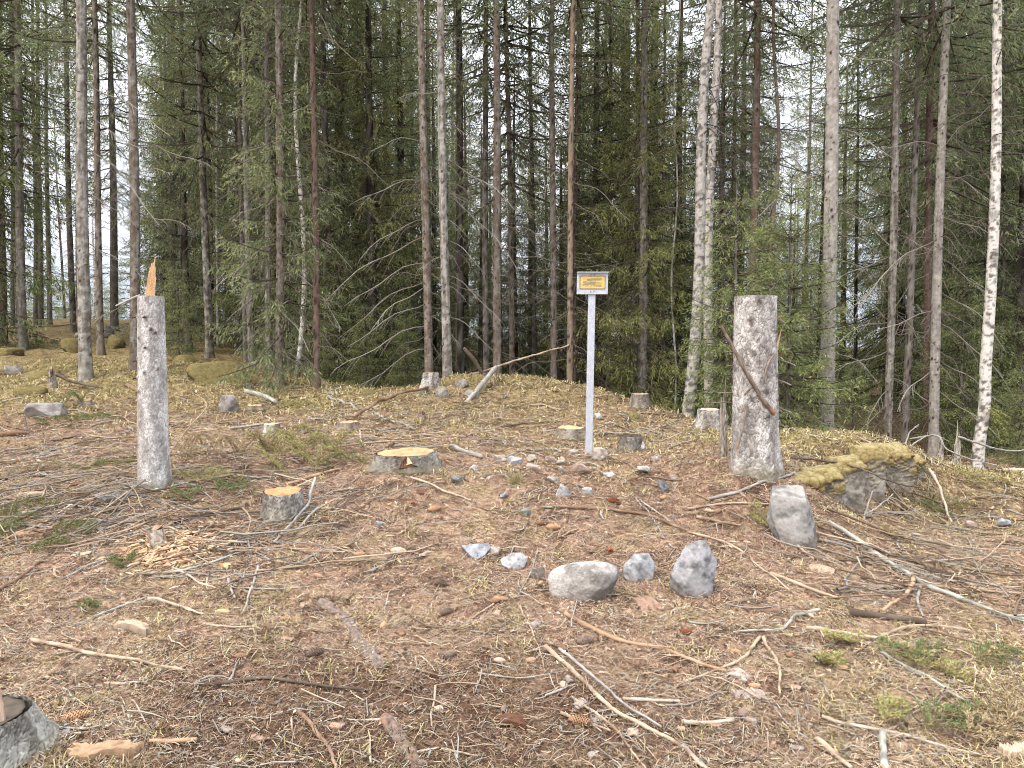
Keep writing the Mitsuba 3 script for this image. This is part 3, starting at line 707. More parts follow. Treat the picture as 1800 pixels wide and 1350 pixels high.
def bark_mesh(base, r_top, r_bot, h, seed, sides=90, dz=.012, scale=.035, depth=.010, tone=(128, 120, 114), lich=(186, 184, 178), dark=(70, 64, 58), lichen=.6, flare=.5, roots=5,
              lean=(0, 0), shape=None, flare_h=.12, knots=(), top_cut=None):
    """A bark covered stem in flaky plates, each plate proud of the dark grooves."""
    g = np.random.default_rng(seed)
    z = np.arange(-.14, h + 1e-6, dz)
    z[-1] = h
    th = np.arange(sides) * 2 * np.pi / sides
    Z, A = np.meshgrid(z, th, indexing='ij')
    u = np.clip(Z / h, 0, 1)
    rad = r_bot + (r_top - r_bot) * u
    fl = np.exp(-np.maximum(Z, 0) / flare_h)
    rad = rad * (1 + flare * fl * (1 + .55 * np.cos(A * roots + seed) + .3 * np.cos(A * 2 + seed * 2)))
    if shape:
        rad = rad * shape(A)
    circ = 2 * np.pi * r_bot
    ncell = int(circ / scale * h / (scale * 1.25)) + 8
    seeds = np.stack([g.uniform(0, circ, ncell), g.uniform(-.2, h + .1, ncell)], 1)
    seeds = np.vstack([seeds, seeds + [circ, 0], seeds - [circ, 0]])
    tone_r = np.tile(g.random(ncell), 3)
    tilt_r = np.tile(g.normal(0, 1, ncell), 3)
    wob = meshkit.fbm(np.stack([np.cos(A) * r_bot * 40, np.sin(A) * r_bot * 40, Z * 34], -1), 2, seed) - .5
    pts = np.stack([A * r_bot + wob * scale * .6, (Z + wob * scale * .5)], -1).reshape(-1, 2)
    tree = cKDTree(seeds * [1, .8])
    dd, ii = tree.query(pts * [1, .8], k=2)
    edge = (dd[:, 1] - dd[:, 0]).reshape(Z.shape) / scale
    which = ii[:, 0].reshape(Z.shape)
    plate = sstep(.02, .20, edge)
    up = ((pts[:, 1] - seeds[ii[:, 0], 1]) / scale).reshape(Z.shape)
    fine = meshkit.fbm(np.stack([np.cos(A) * r_bot * 160, np.sin(A) * r_bot * 160, Z * 130], -1), 2, seed + 1)
    rad = rad + depth * (plate - .7) + depth * .5 * tilt_r[which] * .5 + depth * .45 * up * plate + depth * .8 * (fine - .5)
    kn = np.zeros_like(Z)
    for kz, ka, ks in knots:
        da = np.abs((A - ka + np.pi) % (2 * np.pi) - np.pi) * r_bot
        kn = np.maximum(kn, np.exp(-(da ** 2 + (Z - kz) ** 2) / ks ** 2))
    rad = rad + kn * .012
    v = np.stack([base[0] + lean[0] * Z + rad * np.cos(A), base[1] + lean[1] * Z + rad * np.sin(A), base[2] + Z + (top_cut(A) * u ** 6 if top_cut else 0)], -1)
    c0, c1, c2 = lin(*tone), lin(*lich), lin(*dark)
    big = meshkit.fbm(np.stack([np.cos(A) * 2, np.sin(A) * 2, Z * 3.5], -1), 3, seed + 2)
    li = np.clip(lichen * (sstep(.35, .65, big) * .8 + .5 * tone_r[which]) * (.5 + fine), 0, 1)
    c = c0 + (c1 - c0) * li[..., None]
    c = c * (.80 + .30 * tone_r[which])[..., None] * (.70 + .6 * big)[..., None]
    c = c2 + (c - c2) * (.25 + .75 * plate)[..., None]
    c = c * (.8 + .4 * fine)[..., None]
    c = c + (lin(60, 50, 44) - c) * (kn * .8)[..., None]
    c = c + (lin(110, 100, 62) - c) * (.55 * np.exp(-np.maximum(Z, 0) / .05))[..., None]
    n, m = Z.shape
    i, j = np.meshgrid(np.arange(n - 1), np.arange(m), indexing='ij')
    q = np.stack([i * m + j, i * m + (j + 1) % m, (i + 1) * m + (j + 1) % m, (i + 1) * m + j], -1).reshape(-1, 4)
    f = np.vstack([q[:, [0, 1, 2]], q[:, [0, 2, 3]]])
    return (v.reshape(-1, 3), f), c.reshape(-1, 3)


def splinter(base, tip, w, seed, color, teeth=3, thick=.4, prof=None, taper_=.55):
    """A torn sliver of wood: a flattened prism that ends in ragged teeth, with fibre streaks."""
    g = np.random.default_rng(seed)
    base, tip = np.asarray(base, float), np.asarray(tip, float)
    d = tip - base
    L = np.linalg.norm(d)
    d = d / L
    s = unit(np.cross(d, [0, 1, 0.2]))
    t = np.cross(s, d)
    n = teeth * 4 + 1
    xs = np.linspace(-.5, .5, n)
    top = .45 + .5 * (1 - np.abs(xs - g.uniform(-.1, .2)) * 1.9) + g.uniform(-.22, .12, n)
    top = np.clip(top, .2, 1)
    top[np.argmax(top)] = 1
    if prof is not None:
        top = np.interp(xs, *prof)
    rows = np.array([0, .3, .55, .8, 1.0])
    v, c = [], []
    for side in (1, -1):
        for r in rows:
            for x, tp in zip(xs, top):
                taper = 1 - taper_ * r
                y = (thick * w * .5 * (1 - r * .8) + w * .05 * math.sin(x * 60 + r * 5)) * side
                v.append(base + s * (x * w * taper) + t * y + d * (L * r * tp))
                c.append(np.asarray(color) * (.66 + .36 * g.random()))
    v, c = np.array(v), np.array(c)
    f = []
    nr = len(rows)
    for a in range(nr - 1):
        for b in range(n - 1):
            p = a * n + b
            o = nr * n
            f += [[p, p + 1, p + n + 1], [p, p + n + 1, p + n], [o + p, o + p + n + 1, o + p + 1], [o + p, o + p + n, o + p + n + 1]]
        for b in (0, n - 1):
            p, o = a * n + b, nr * n
            q = [p, p + n, o + p + n, o + p]
            f += [q[:3], [q[0], q[2], q[3]]]
    for b in range(n - 1):
        p, o = (nr - 1) * n + b, nr * n
        f += [[p, p + 1, o + p + 1], [p, o + p + 1, o + p]]
    return (v, np.array(f)), c


def stub_mesh(p, d, L, r, seed, bark=(110, 98, 86), tip=(150, 140, 126)):
    g = np.random.default_rng(seed)
    u = np.linspace(0, 1, 6)
    P = np.asarray(p) + np.asarray(d) * (L * u)[:, None]
    P[:, 2] += -.12 * L * u ** 2
    P += g.normal(0, r * .18, P.shape) * u[:, None]
    v, f, _, ri = batch_tubes(P[None], (r * (1.15 - .55 * u))[None], 6)
    c = lin(*bark) + (lin(*tip) - lin(*bark)) * (ri / 5)[:, None] ** 2
    return (v, f), c * (.8 + .4 * g.random((len(v), 1)))


def stump(label, pxc, pyb, w, pyt, seed, cut=(226, 186, 126), tilt=(0, .0), lichen=.5, tone=(118, 108, 100), Y=None, flare=.35, depth=.0045, group_=None, kind='tree_stump', cap=True, scale=.014):
    k = thing(kind, label, 'stump', group_)
    if Y is None:
        b = ground_at(pxc, pyb)
        b[1] += w / FPX * b[1] * .35
    else:
        b = at(pxc, pyb, Y)
    b[0] = (pxc - 900) / FPX * b[1]
    z0 = float(H(b[0], b[1]))
    ztop = at(pxc, pyt, b[1])[2]
    h = max(.06, ztop - z0)
    b[2] = z0
    r = w / FPX * b[1] / 2
    g = np.random.default_rng(seed)
    ph = g.uniform(0, 6, 3)
    shape = lambda A: 1 + .07 * np.cos(2 * A + ph[0]) + .05 * np.cos(3 * A + ph[1]) + .03 * np.cos(5 * A + ph[2])
    lean = g.normal(0, .02, 2)
    tc = lambda A: tilt[0] * np.cos(A) * r + tilt[1] * np.sin(A) * r
    m, c = bark_mesh(b, r, r * 1.06, h, seed, int(np.clip(w * 2.6, 48, 220)), float(np.clip(h / 26, .004, .02)), scale, depth, lichen=lichen, tone=tone, flare=flare, lean=lean, shape=shape, top_cut=tc, flare_h=min(.12, h * .5))
    put(k + '__bark', m, c, smooth=True)
    if cap:
        m, c = cut_disc(b + [lean[0] * h, lean[1] * h, h - .002], r * .985, seed, lin(*cut), tilt, shape=shape)
        put(k + '__cut_face', m, c)
    return k, b, r, h


# the two high stumps
k = thing('high_stump', 'thick grey high stump with a dead branch caught across its scaly bark', 'stump')
b = at(1327, 833, 6.45)
b[2] = float(H(b[0], b[1])) + .0
hs = at(1327, 521, 6.45)[2] - b[2]
HB, HR = b, 37 / FPX * 6.45
KN = [(hs * .68, 4.35, .03), (hs * .86, 4.2, .025), (hs * .46, 4.9, .03), (hs * .42, 4.3, .025), (hs * .32, 5.0, .03), (hs * .80, 5.6, .02), (hs * .97, 4.6, .025), (hs * .55, 5.7, .025)]
m, c = bark_mesh(b, HR * .955, HR * 1.09, hs, 7, 230, .006, .023, .0045, lichen=.95, flare=.13, flare_h=.13, knots=KN, tone=(146, 140, 136), lich=(192, 189, 186), dark=(100, 92, 86), lean=(-.012, 0))
put(k + '__bark', m, c, smooth=True)
m, c = cut_disc(b + [-.012 * hs, 0, hs - .003], HR * .95, 8, lin(196, 168, 128), (0, .01), 60)
put(k + '__cut_face', m, c)
for i, (fz, az, L, r) in enumerate(((.36, 10, .15, .009), (.27, 20, .13, .009), (.44, 170, .16, .008), (.38, 160, .2, .006), (.68, 172, .10, .006), (.60, 175, .09, .006), (.64, 5, .17, .008), (.52, 8, .14, .01), (.87, 12, .09, .010), (.31, 275, .05, .012))):
    a = math.radians(az)
    d = np.array([math.cos(a), math.sin(a) - .25, -.22 if az < 90 else .12])
    m, c = stub_mesh(b + [math.cos(a) * HR * .9, math.sin(a) * HR * .9, fz * hs], unit(d), L, r, 30 + i)
    put(k + '__branch_stub', m, c, smooth=True)
yF = b[1] - HR
m, c = splinter(at(1362, 622, yF + .10), at(1377, 571, yF + .08), .035, 4, lin(214, 176, 124), 2)
put(k + '__splinter', m, c)
m, c = splinter(at(1363, 617, yF + .12), at(1366, 573, yF + .12), .016, 5, lin(206, 170, 122), 1)
put(k + '__splinter', m, c)
m, c = splinter(at(1366, 560, yF + .2), at(1381, 554, yF + .16), .02, 6, lin(206, 166, 112), 1)
put(k + '__splinter', m, c)
m, c = splinter(at(1362, 618, yF + .2), at(1394, 624, yF + .1), .016, 9, lin(150, 110, 84), 1)
put(k + '__splinter', m, c)
lp = [at(1362, 620, yF + .06), at(1351, 637, yF + .0), at(1345, 656, yF - .02), at(1342, 672, yF - .015)]
v, f, _, ri = batch_tubes(catmull(lp, 12)[None], (.011 * np.linspace(1.1, .5, 12))[None], 6)
put(k + '__torn_strip', (v, f), (lin(158, 136, 118) * .8 * np.ones((len(v), 1))) * np.random.default_rng(3).uniform(.7, 1.1, (len(v), 1)), smooth=True)
m, c = splinter(at(1341, 722, yF - .02), at(1332, 684, yF - .02), .022, 10, lin(176, 172, 166), 1)
put(k + '__torn_strip', m, c)

def loose_branch(label, pts, Y, w0, w1, cols, seed, n=26):
    k = thing('caught_branch', label, 'branch')
    P = catmull([at(p[0], p[1], y) for p, y in zip(pts, Y)], n)
    g = np.random.default_rng(seed)
    P += np.cumsum(g.normal(0, .0012, P.shape), 0)
    v, f, _, ri = batch_tubes(P[None], (np.linspace(w0, w1, n) / FPX * Y[0] / 2 * (1 + g.normal(0, .06, n)))[None], 9)
    e = meshkit.fbm(v * 60, 3, seed)
    c = lin(*cols[0]) * .8 + (lin(*cols[1]) - lin(*cols[0])) * sstep(.35, .65, e)[:, None]
    c = c + (lin(178, 130, 92) - c) * (.8 * sstep(n - 5, n - 1, ri.astype(float)))[:, None]
    v = v + (e - .5)[:, None] * unit(v - P[np.minimum(ri, n - 1)]) * .005
    put(k, (v, f), c, smooth=True)
    return k


loose_branch('brown dead branch caught slantwise across the thick high stump', [(1267, 573), (1283, 602), (1303, 640), (1325, 678), (1345, 708), (1360, 727)], [yF - .03, yF - .03, yF - .03, yF - .03, yF - .02, yF + .01], 5.5, 9, ((112, 96, 84), (146, 128, 112)), 81)
loose_branch('thin twig behind the slanting branch on the thick high stump', [(1308, 695), (1318, 684), (1328, 674)], [yF - .01, yF - .01, yF - .01], 3.5, 4, ((104, 86, 74), (140, 120, 104)), 82, 10)
loose_branch('curved dry strip hanging low on the bark of the thick high stump', [(1312, 710), (1309, 735), (1303, 765), (1295, 790)], [yF + .0, yF, yF + .0, yF + .02], 5, 3, ((130, 112, 98), (156, 140, 124)), 83, 16)

k = thing('splintered_high_stump', 'slim pale high stump with an orange splinter standing on its sawn top', 'stump')
b = at(271, 852, 6.45)
b[2] = float(H(b[0], b[1]))
h2 = at(272, 521, 6.45)[2] - b[2]
r2 = 23.5 / FPX * 6.45
KN = [(h2 * f_, a_, .016) for f_, a_ in ((.89, 4.8), (.89, 3.6), (.83, 5.1), (.81, 5.4), (.73, 4.75), (.67, 3.7), (.60, 4.6), (.57, 3.8), (.62, 5.5), (.22, 3.9), (.78, 4.1), (.5, 4.1))]
m, c = bark_mesh(b, r2 * .92, r2 * 1.12, h2, 17, 150, .006, .013, .0026, lichen=.95, flare=.12, flare_h=.12, knots=KN, tone=(156, 152, 148), lich=(198, 197, 196), dark=(118, 112, 108), lean=(.004, 0))
put(k + '__bark', m, c, smooth=True)
m, c = cut_disc(b + [.004 * h2, 0, h2 - .003], r2 * .91, 18, lin(206, 168, 118), (0, .01))
put(k + '__cut_face', m, c)
m, c = splinter(b + [.004 * h2 + .0, -.02, h2 - .01], at(272.5, 450, b[1] - .02), .070, 22, lin(246, 206, 150), 7, .3, ([-.5, -.36, -.30, -.12, -.08, 0, .02, .14, .17, .34, .36, .5], [.48, .52, .72, .76, .95, 1, .84, .84, .80, .82, .74, .70]), .12)
put(k + '__splinter', m, c)
m, c = stub_mesh(b + [-r2 * .5, -.05, h2 + .004], unit(np.array([-1, -.1, -.33])), .20, .011, 45, (150, 144, 136), (176, 172, 166))
put(k + '__branch_stub', m, c, smooth=True)
for i, (fz, aa) in enumerate(((.89, 4.75), (.825, 5.15), (.73, 4.75), (.66, 3.6), (.57, 3.7), (.89, 3.4))):
    m, c = stub_mesh(b + [math.cos(aa) * r2 * .95, math.sin(aa) * r2 * .95, fz * h2], unit(np.array([math.cos(aa), math.sin(aa), -.1])), .035, .009, 50 + i, (84, 76, 70), (60, 54, 50))
    put(k + '__branch_stub', m, c, smooth=True)

# low stumps
WIDE = stump('wide low stump with a fresh orange cut and torn bark lip', 713, 829, 96, 794, 101, (252, 180, 118), (.02, .045), .4, (104, 98, 92), flare=.22, depth=.005)
k, b, r, h = WIDE
m, c = splinter(b + [.17 * r + .02, -r * 1.08, h - .075], b + [.17 * r, -r * .98, h + .0], .06, 71, lin(236, 196, 130), 2, .25)
put(k + '__torn_wood', m, c)
m, c = splinter(b + [.2 * r, -r * 1.06, h - .10], b + [.15 * r, -r * 1.0, h - .01], .17, 72, lin(132, 92, 72), 4, .12)
put(k + '__bare_bast', m, c)
stump('short stump with a slanting bright orange cut and lichen grey bark', 496, 916, 64, 862, 102, (246, 172, 104), (.05, .10), .45, (108, 102, 96), flare=.25, depth=.005)
stump('flat brown stump between the mound and the sign post', 1003, 771, 47, 751, 103, (238, 204, 140), (0, .05), .3, (116, 98, 84))
stump('old dark weathered stump without a fresh cut right of the sign post', 1111, 793, 36, 766, 104, (96, 88, 80), (0, 0), .3, (92, 84, 78), flare=.15)
stump('small grey brown stump where the mound falls away behind the sign', 1125, 715, 31, 692, 105, (222, 186, 140), (0, .03), .4, Y=10.8)
stump('small pale grey stump at the shoulder of the mound, before the brown spruce', 755, 688, 24, 655, 106, (206, 160, 124), (0, 0), .95, Y=12.0, flare=.5)
stump('grey stump with a pale cut beside the thick high stump', 1246, 746, 38, 719, 107, (232, 214, 176), (0, .03), .7, Y=8.9, flare=.3)
stump('small reddish stump at the lower end of the long mossy pole', 612, 757, 33, 741, 108, (226, 190, 140), (0, .05), .3, (126, 100, 92))
stump('low grey stump with pale top at the edge of the green brush', 475, 763, 27, 745, 109, (226, 204, 150), (0, .06), .8)
stump('small brown stump beside the pale rock far on the slope', 447, 725, 27, 712, 110, (230, 200, 150), (0, .05), .2, (124, 98, 82))
stump('sawn stump almost level with the ground, far left of the slim high stump', 147, 712, 22, 707, 111, (220, 168, 110), (0, .1), .2, Y=11.6)


def broken_stump(label, pxc, pyb, w, pyt, seed, tone=(150, 142, 130), Y=None):
    k = thing('broken_stump', label, 'stump')
    b = ground_at(pxc, pyb) if Y is None else at(pxc, pyb, Y)
    b[2] = float(H(b[0], b[1]))
    h = at(pxc, pyt, b[1])[2] - b[2]
    r = w / FPX * b[1] / 2
    g = np.random.default_rng(seed)
    ph = g.uniform(0, 6, 4)
    tc = lambda A: h * (.30 * np.cos(A * 2 + ph[0]) + .22 * np.cos(A * 5 + ph[1]) + .16 * np.cos(A * 9 + ph[2]) - .25)
    m, c = bark_mesh(b, r * .9, r * 1.1, h, seed, 48, h / 26, .03, .008, tone=tone, lich=(186, 178, 164), lichen=.6, flare=.3, top_cut=tc, flare_h=h * .3)
    put(k + '__bark', m, c, smooth=True)
    m, c = splinter(b + [0, .0, h * .2], b + [r * .3, 0, h * 1.15], r * 1.3, seed + 3, lin(*tone) * 1.1, 4, .6)
    put(k + '__splinter', m, c)
    return k, b, r, h


broken_stump('broken grey stump with ragged top before the thicket', 585, 704, 30, 686, 120, Y=12.9)
broken_stump('thin broken snag standing close to the thick high stump', 1271, 792, 12, 697, 121, (142, 134, 126), Y=6.9)
broken_stump('short grey snag between the leaning spruces behind the ledge', 1651, 815, 11, 774, 122, (170, 164, 158), Y=10.6)
broken_stump('grey snag with crossed dead twigs left of the white birch', 1682, 822, 9, 765, 123, (160, 154, 148), Y=10.4)
broken_stump('low reddish rotten stub on the near face of the mound', 742, 741, 12, 724, 124, (120, 66, 40))
broken_stump('dark old stub by the mossy hummock on the left slope', 92, 676, 11, 650, 125, (92, 78, 58), Y=13.2)
broken_stump('small pale stub in front of the grey spruce by the big mossy boulder', 332, 637, 11, 622, 126, (140, 128, 112), Y=17.2)
k = thing('corner_stump', 'large dark barked stump in the bottom corner with a torn spike', 'stump')
b = np.array([-2.08, 2.98, 0])
b[2] = float(H(b[0], b[1])) - .03
m, c = bark_mesh(b, .17, .20, .17, 130, 260, .0045, .013, .006, tone=(104, 100, 94), lich=(168, 168, 162), lichen=.7, flare=.5, roots=3, flare_h=.12)
put(k + '__bark', m, c, smooth=True)
m, c = cut_disc(b + [0, 0, .168], .172, 131, lin(112, 100, 88), (0, 0), rough=.004)
put(k + '__cut_face', m, c)
m, c = splinter(b + [.125, -.03, .12], b + [.12, -.03, .30], .04, 132, lin(190, 160, 136), 2, .6, None, .2)
put(k + '__splinter', m, c)

# ------------------------------------------------------------------ the sign
k = thing('information_sign', 'small metal sign on a tall grey post with a faded yellow notice', 'sign')
sb = ground_at(1035, 797)
sy = sb[1]
zt = at(1039, 487, sy)[2]
zc = at(1039.5, 498, sy)[2]
lx = (1039.5 - 1035) / FPX * sy / (zt - sb[2])
hp = at(1039, 516, sy)[2] - sb[2]


def box(sx, sy_, sz, bev=.0015):
    m = trimesh.creation.box([sx, sy_, sz])
    return m


def tilted(mesh, z):
    v = mesh.vertices.copy()
    v[:, 0] += lx * (v[:, 2] + z)
    return trimesh.Trimesh(v + [sb[0], sb[1], sb[2] + z], mesh.faces, process=False)


def rounded_tube(w, d, h, r=.006):
    from shapely.geometry import box as sbox
    p = sbox(-w / 2 + r, -d / 2 + r, w / 2 - r, d / 2 - r).buffer(r, quad_segs=4)
    m = trimesh.creation.extrude_polygon(p, h, engine='earcut')
    for _ in range(3):
        m = m.subdivide()
    return m


pw = 12.2 / FPX * sy
scene[k + '__post'] = mikit.ply(tilted(rounded_tube(pw, .045, hp + .3 + .12), -.3), 'galvanised', 30)
bw, bh = 54 / FPX * sy, 37 / FPX * sy
zb = at(1039.5, 517.5, sy)[2] - sb[2]
board = rounded_tube(bw, .012, bh, .002)
board.apply_translation([0, -.032, 0])
scene[k + '__board'] = mikit.ply(tilted(board, zb), 'galvanised', 30)
lip = rounded_tube(bw + .006, .05, .007, .002)
lip.apply_translation([0, -.045, bh])
scene[k + '__top_lip'] = mikit.ply(tilted(lip, zb), 'galvanised', 30)
nw, nh = 44 / FPX * sy, 22 / FPX * sy
N = 14
u, w_ = np.meshgrid(np.linspace(0, 1, N), np.linspace(0, 1, N), indexing='ij')
nv = np.stack([(u - .5) * nw, -.0415 + .0018 * np.sin(u * 9 + w_ * 7) * np.sin(w_ * 5), (w_ - .5) * nh], -1).reshape(-1, 3)
i, j = np.meshgrid(np.arange(N - 1), np.arange(N - 1), indexing='ij')
q = np.stack([i * N + j, (i + 1) * N + j, (i + 1) * N + j + 1, i * N + j + 1], -1).reshape(-1, 4)
nm = tilted(trimesh.Trimesh(nv, np.vstack([q[:, :3], q[:, [0, 2, 3]]]), process=False), at(1039, 497, sy)[2] - sb[2])
scene[k + '__notice'] = mikit.ply((np.array(nm.vertices), np.array(nm.faces)), 'notice_paper', True, uv=np.stack([u, w_], -1).reshape(-1, 2))
labels[k + '__notice'] = {'label': 'yellow notice with its grey print washed out'}
fr = []
for cx, cz, sx, sz in ((0, nh / 2, nw, .004), (0, -nh / 2, nw, .004), (-nw / 2, 0, .004, nh), (nw / 2, 0, .004, nh)):
    bx_ = box(sx + .004 * (sx > sz), .006, sz - .004 * (sz > sx))
    bx_.apply_translation([cx, -.0415, cz])
    fr.append(bx_)
fm = tilted(trimesh.util.concatenate(fr), at(1039, 497, sy)[2] - sb[2])
put(k + '__notice_frame', fm, np.tile(lin(120, 118, 112), (len(fm.vertices), 1)))
for sx, py in ((-.016, 484), (.016, 484), (-.015, 513), (.015, 513)):
    s_ = trimesh.creation.cylinder(.0042, .006, sections=10)
    s_.apply_transform(trimesh.transformations.rotation_matrix(math.pi / 2, [1, 0, 0]))
    s_.apply_translation([sx, -.041, 0])
    s_ = tilted(s_, at(1039, py, sy)[2] - sb[2])
    put(k + '__screw', s_, np.tile(lin(70, 66, 62), (len(s_.vertices), 1)))

# ------------------------------------------------------------------ stones
ICO = {n: trimesh.creation.icosphere(n) for n in (2, 3, 4, 5)}


def rock_mesh(seed, planes=9, soft=18.0, sub=4, squash=(1, 1, 1), rough=.05):
    g = np.random.default_rng(seed)
    d = np.array(ICO[sub].vertices)
    n = unit(np.vstack([g.normal(0, 1, (planes, 3)), [[0, 0, 1], [0, 0, -1]]]))
    off = np.concatenate([g.uniform(.62, 1.0, planes), [.8, .8]])
    r = np.clip((d @ n.T) / off, 1e-3, None)
    rad = (r ** soft).sum(1) ** (-1 / soft)
    rad = np.minimum(rad, 1.35)
    rad = rad * (1 + rough * 2 * (meshkit.fbm(d * 2.6 + seed, 4, seed) - .5) + rough * .5 * (meshkit.noise(d * 14 + seed, seed) - .5))
    v = d * rad[:, None]
    v = v / (v.max(0) - v.min(0)) * np.array(squash)
    v -= (v.max(0) + v.min(0)) / 2
    return v, np.array(ICO[sub].faces), d


def stone(label, px, pyb, w, h, seed, col=(170, 166, 160), col2=(120, 116, 112), moss_=0.0, planes=9, soft=18, sub=4, depth_=.9, sink=.25, Y=None, rot=0.0, kind='stone', cat='stone', group_=None, tilt=0.0, speck=.5, pre=None):
    """px: column of its middle, pyb: row where it meets the ground; w, h: its width and visible height in pixels."""
    k = thing(kind, label, cat, group_)
    b = ground_at(px, pyb) if Y is None else at(px, pyb, Y)
    s = b[1] / FPX
    W, Hh = w * s, h * s
    v, f, d = rock_mesh(seed, planes, soft, sub, (1, 1, 1))
    if pre:
        v = pre(v)
        v = (v - (v.max(0) + v.min(0)) / 2) / (v.max(0) - v.min(0))
    full = Hh / (1 - sink)
    if pre is None:
        v = v @ trimesh.transformations.rotation_matrix(math.radians(rot), [0, 0, 1])[:3, :3].T
        v /= (v.max(0) - v.min(0))
    v = v * [W, W * depth_, full]
    v = v @ trimesh.transformations.rotation_matrix(math.radians(tilt), [0, 1, 0])[:3, :3].T
    v = v + [b[0], b[1] + W * depth_ * .42, b[2] - full * sink + full / 2]
    tri = trimesh.Trimesh(v, f, process=False)
    nrm = np.array(tri.vertex_normals)
    sc = 5.0 / max(W, .05)
    a = meshkit.fbm(v * min(sc, 40), 4, seed + 1)
    e = meshkit.noise(v * 170, seed + 2)
    e2 = meshkit.noise(v * 70, seed + 3)
    c0, c1 = lin(*col), lin(*col2)
    c = c1 + (c0 - c1) * sstep(.3, .68, a)[:, None]
    c = c * .78 * (1 - speck * .5 + speck * e)[:, None] * (.85 + .3 * e2)[:, None]
    c = c + (lin(180, 178, 172) - c) * (.55 * sstep(.62, .72, meshkit.fbm(v * sc * 1.7 + 7, 3, seed + 4)))[:, None]
    # soil-stained foot
    low = np.exp(-np.maximum(v[:, 2] - b[2], 0) / (.10 * Hh + .004))
    c = c + (lin(112, 92, 70) - c) * (.55 * low)[:, None]
    if moss_:
        mm = sstep(.45, .8, nrm[:, 2] * .55 + .55 * moss_ + .5 * (a - .5))
        g1, g2 = lin(84, 76, 40), lin(138, 124, 70)
        c = c + (g1 + (g2 - g1) * e2[:, None] - c) * mm[:, None]
        v = v + nrm * (mm * .012 * (e2 + meshkit.noise(v * 40, seed + 8)))[:, None]
    put(k, (v, f), c, smooth=28 if False else True)
    return k


def hull_rock(label, px, pyb, w, h, hulls, seed, col, col2, sink=.12, kind='boulder', depth_=.8, rough=.014, speck=.5, Y=None, moss_=0.0, cat='boulder', bump=.004):
    """A broken rock: hulls of corner points in its own box (x across -.5..  .5, y away from the viewer, z up 0..1), edges knocked off, faces rough."""
    import manifold3d as m3
    k = thing(kind, label, cat)
    b = ground_at(px, pyb) if Y is None else at(px, pyb, Y)
    if Y is not None:
        b[2] = min(b[2], float(H(b[0], b[1] + .1)))
    s = b[1] / FPX
    W, Hh = w * s, h * s
    solid = None
    for pts in hulls:
        p = np.array(pts, float) * [W, W * depth_, Hh]
        p[:, 2] -= np.where(p[:, 2] <= .001, sink * Hh, 0)
        q = m3.Manifold.hull_points(p.astype(np.float32))
        solid = q if solid is None else solid + q
    m = solid.refine_to_length(max(W, Hh) / (46 if kind != 'stone' else 18)).to_mesh()
    t = trimesh.Trimesh(m.vert_properties[:, :3], m.tri_verts, process=True)
    trimesh.smoothing.filter_laplacian(t, iterations=1)
    v, n = np.array(t.vertices), np.array(t.vertex_normals)
    f = np.array(t.faces)
    sc = 5 / max(W, Hh)
    a = meshkit.fbm(v * sc + seed, 4, seed)
    e, e2 = meshkit.noise(v * 150, seed + 2), meshkit.noise(v * 60, seed + 3)
    v = v + n * ((a - .5) * rough * 2 * W + (e2 - .5) * bump + (e - .5) * bump * .4)[:, None]
    n = np.array(trimesh.Trimesh(v, f, process=False).vertex_normals)
    c0, c1 = lin(*col), lin(*col2)
    c = c1 + (c0 - c1) * sstep(.32, .62, a * .7 + .3 * meshkit.fbm(v * sc * 3 + 3, 3, seed + 5))[:, None]
    c = c * .68 * (1 - speck * .5 + speck * e)[:, None] * (.85 + .3 * e2)[:, None]
    c = c + (lin(190, 188, 184) - c) * (.22 * sstep(.55, .66, meshkit.fbm(v * sc * 1.6 + 9, 3, seed + 6)))[:, None]
    c = c + (lin(112, 92, 70) - c) * (.6 * np.exp(-np.maximum(v[:, 2], 0) / (.08 * Hh)))[:, None]
    if moss_:
        mm = sstep(.36, .62, n[:, 2] * .42 + .36 * moss_ + .75 * (a - .45) + .25 * (v[:, 2] / Hh - .6))
        g1, g2, g3 = lin(98, 84, 40), lin(150, 130, 72), lin(172, 160, 108)
        mc = g1 + (g2 - g1) * e2[:, None]
        mc = mc + (g3 - mc) * (sstep(.6, 1, n[:, 2]) * meshkit.noise(v * 25, seed + 7))[:, None]
        c = c + (mc * (.6 + .6 * e)[:, None] - c) * mm[:, None]
        v = v + n * (mm * (.012 + .022 * meshkit.noise(v * 32, seed + 8) + .008 * e))[:, None]
    put(k, (v + [b[0], b[1] + W * depth_ * .45, b[2]], f), c, smooth=True)
    return k


stone('rounded grey boulder in the front stone row, largest and smoothest', 1030, 1060, 134, 62, 501, (186, 181, 177), (130, 125, 121), planes=26, soft=9, sub=5, depth_=.75, sink=.30, kind='boulder', cat='boulder', speck=.9)
hull_rock('angular grey stone leaning on the largest rounded boulder', 1124, 1026, 66, 44, [[(-.42, -.1, .55), (-.08, .2, 1.0), (.32, .2, 1.02), (.5, .1, .62), (.40, -.2, .12), (-.08, -.5, .02), (-.40, -.3, .2), (.02, -.35, .82), (-.4, .4, 0), (.45, .4, 0), (-.1, -.5, -.2), (.4, -.2, -.2)]], 502, (172, 176, 182), (118, 120, 120))
hull_rock('tall grey stone with a dipping shoulder at the end of the front stone row', 1225, 1055, 92, 98, [[(-.14, .15, .88), (.10, .25, .97), (.26, .1, 1.02), (.49, .15, .60), (.40, -.1, .30), (.27, -.35, .0), (-.28, -.38, .18), (-.48, -.1, .42), (-.02, -.36, .60), (.22, -.2, .62), (-.4, .4, 0), (.45, .4, 0), (.2, -.2, -.2), (-.2, -.3, -.1)]],
          503, (176, 176, 182), (108, 108, 110), depth_=.7)
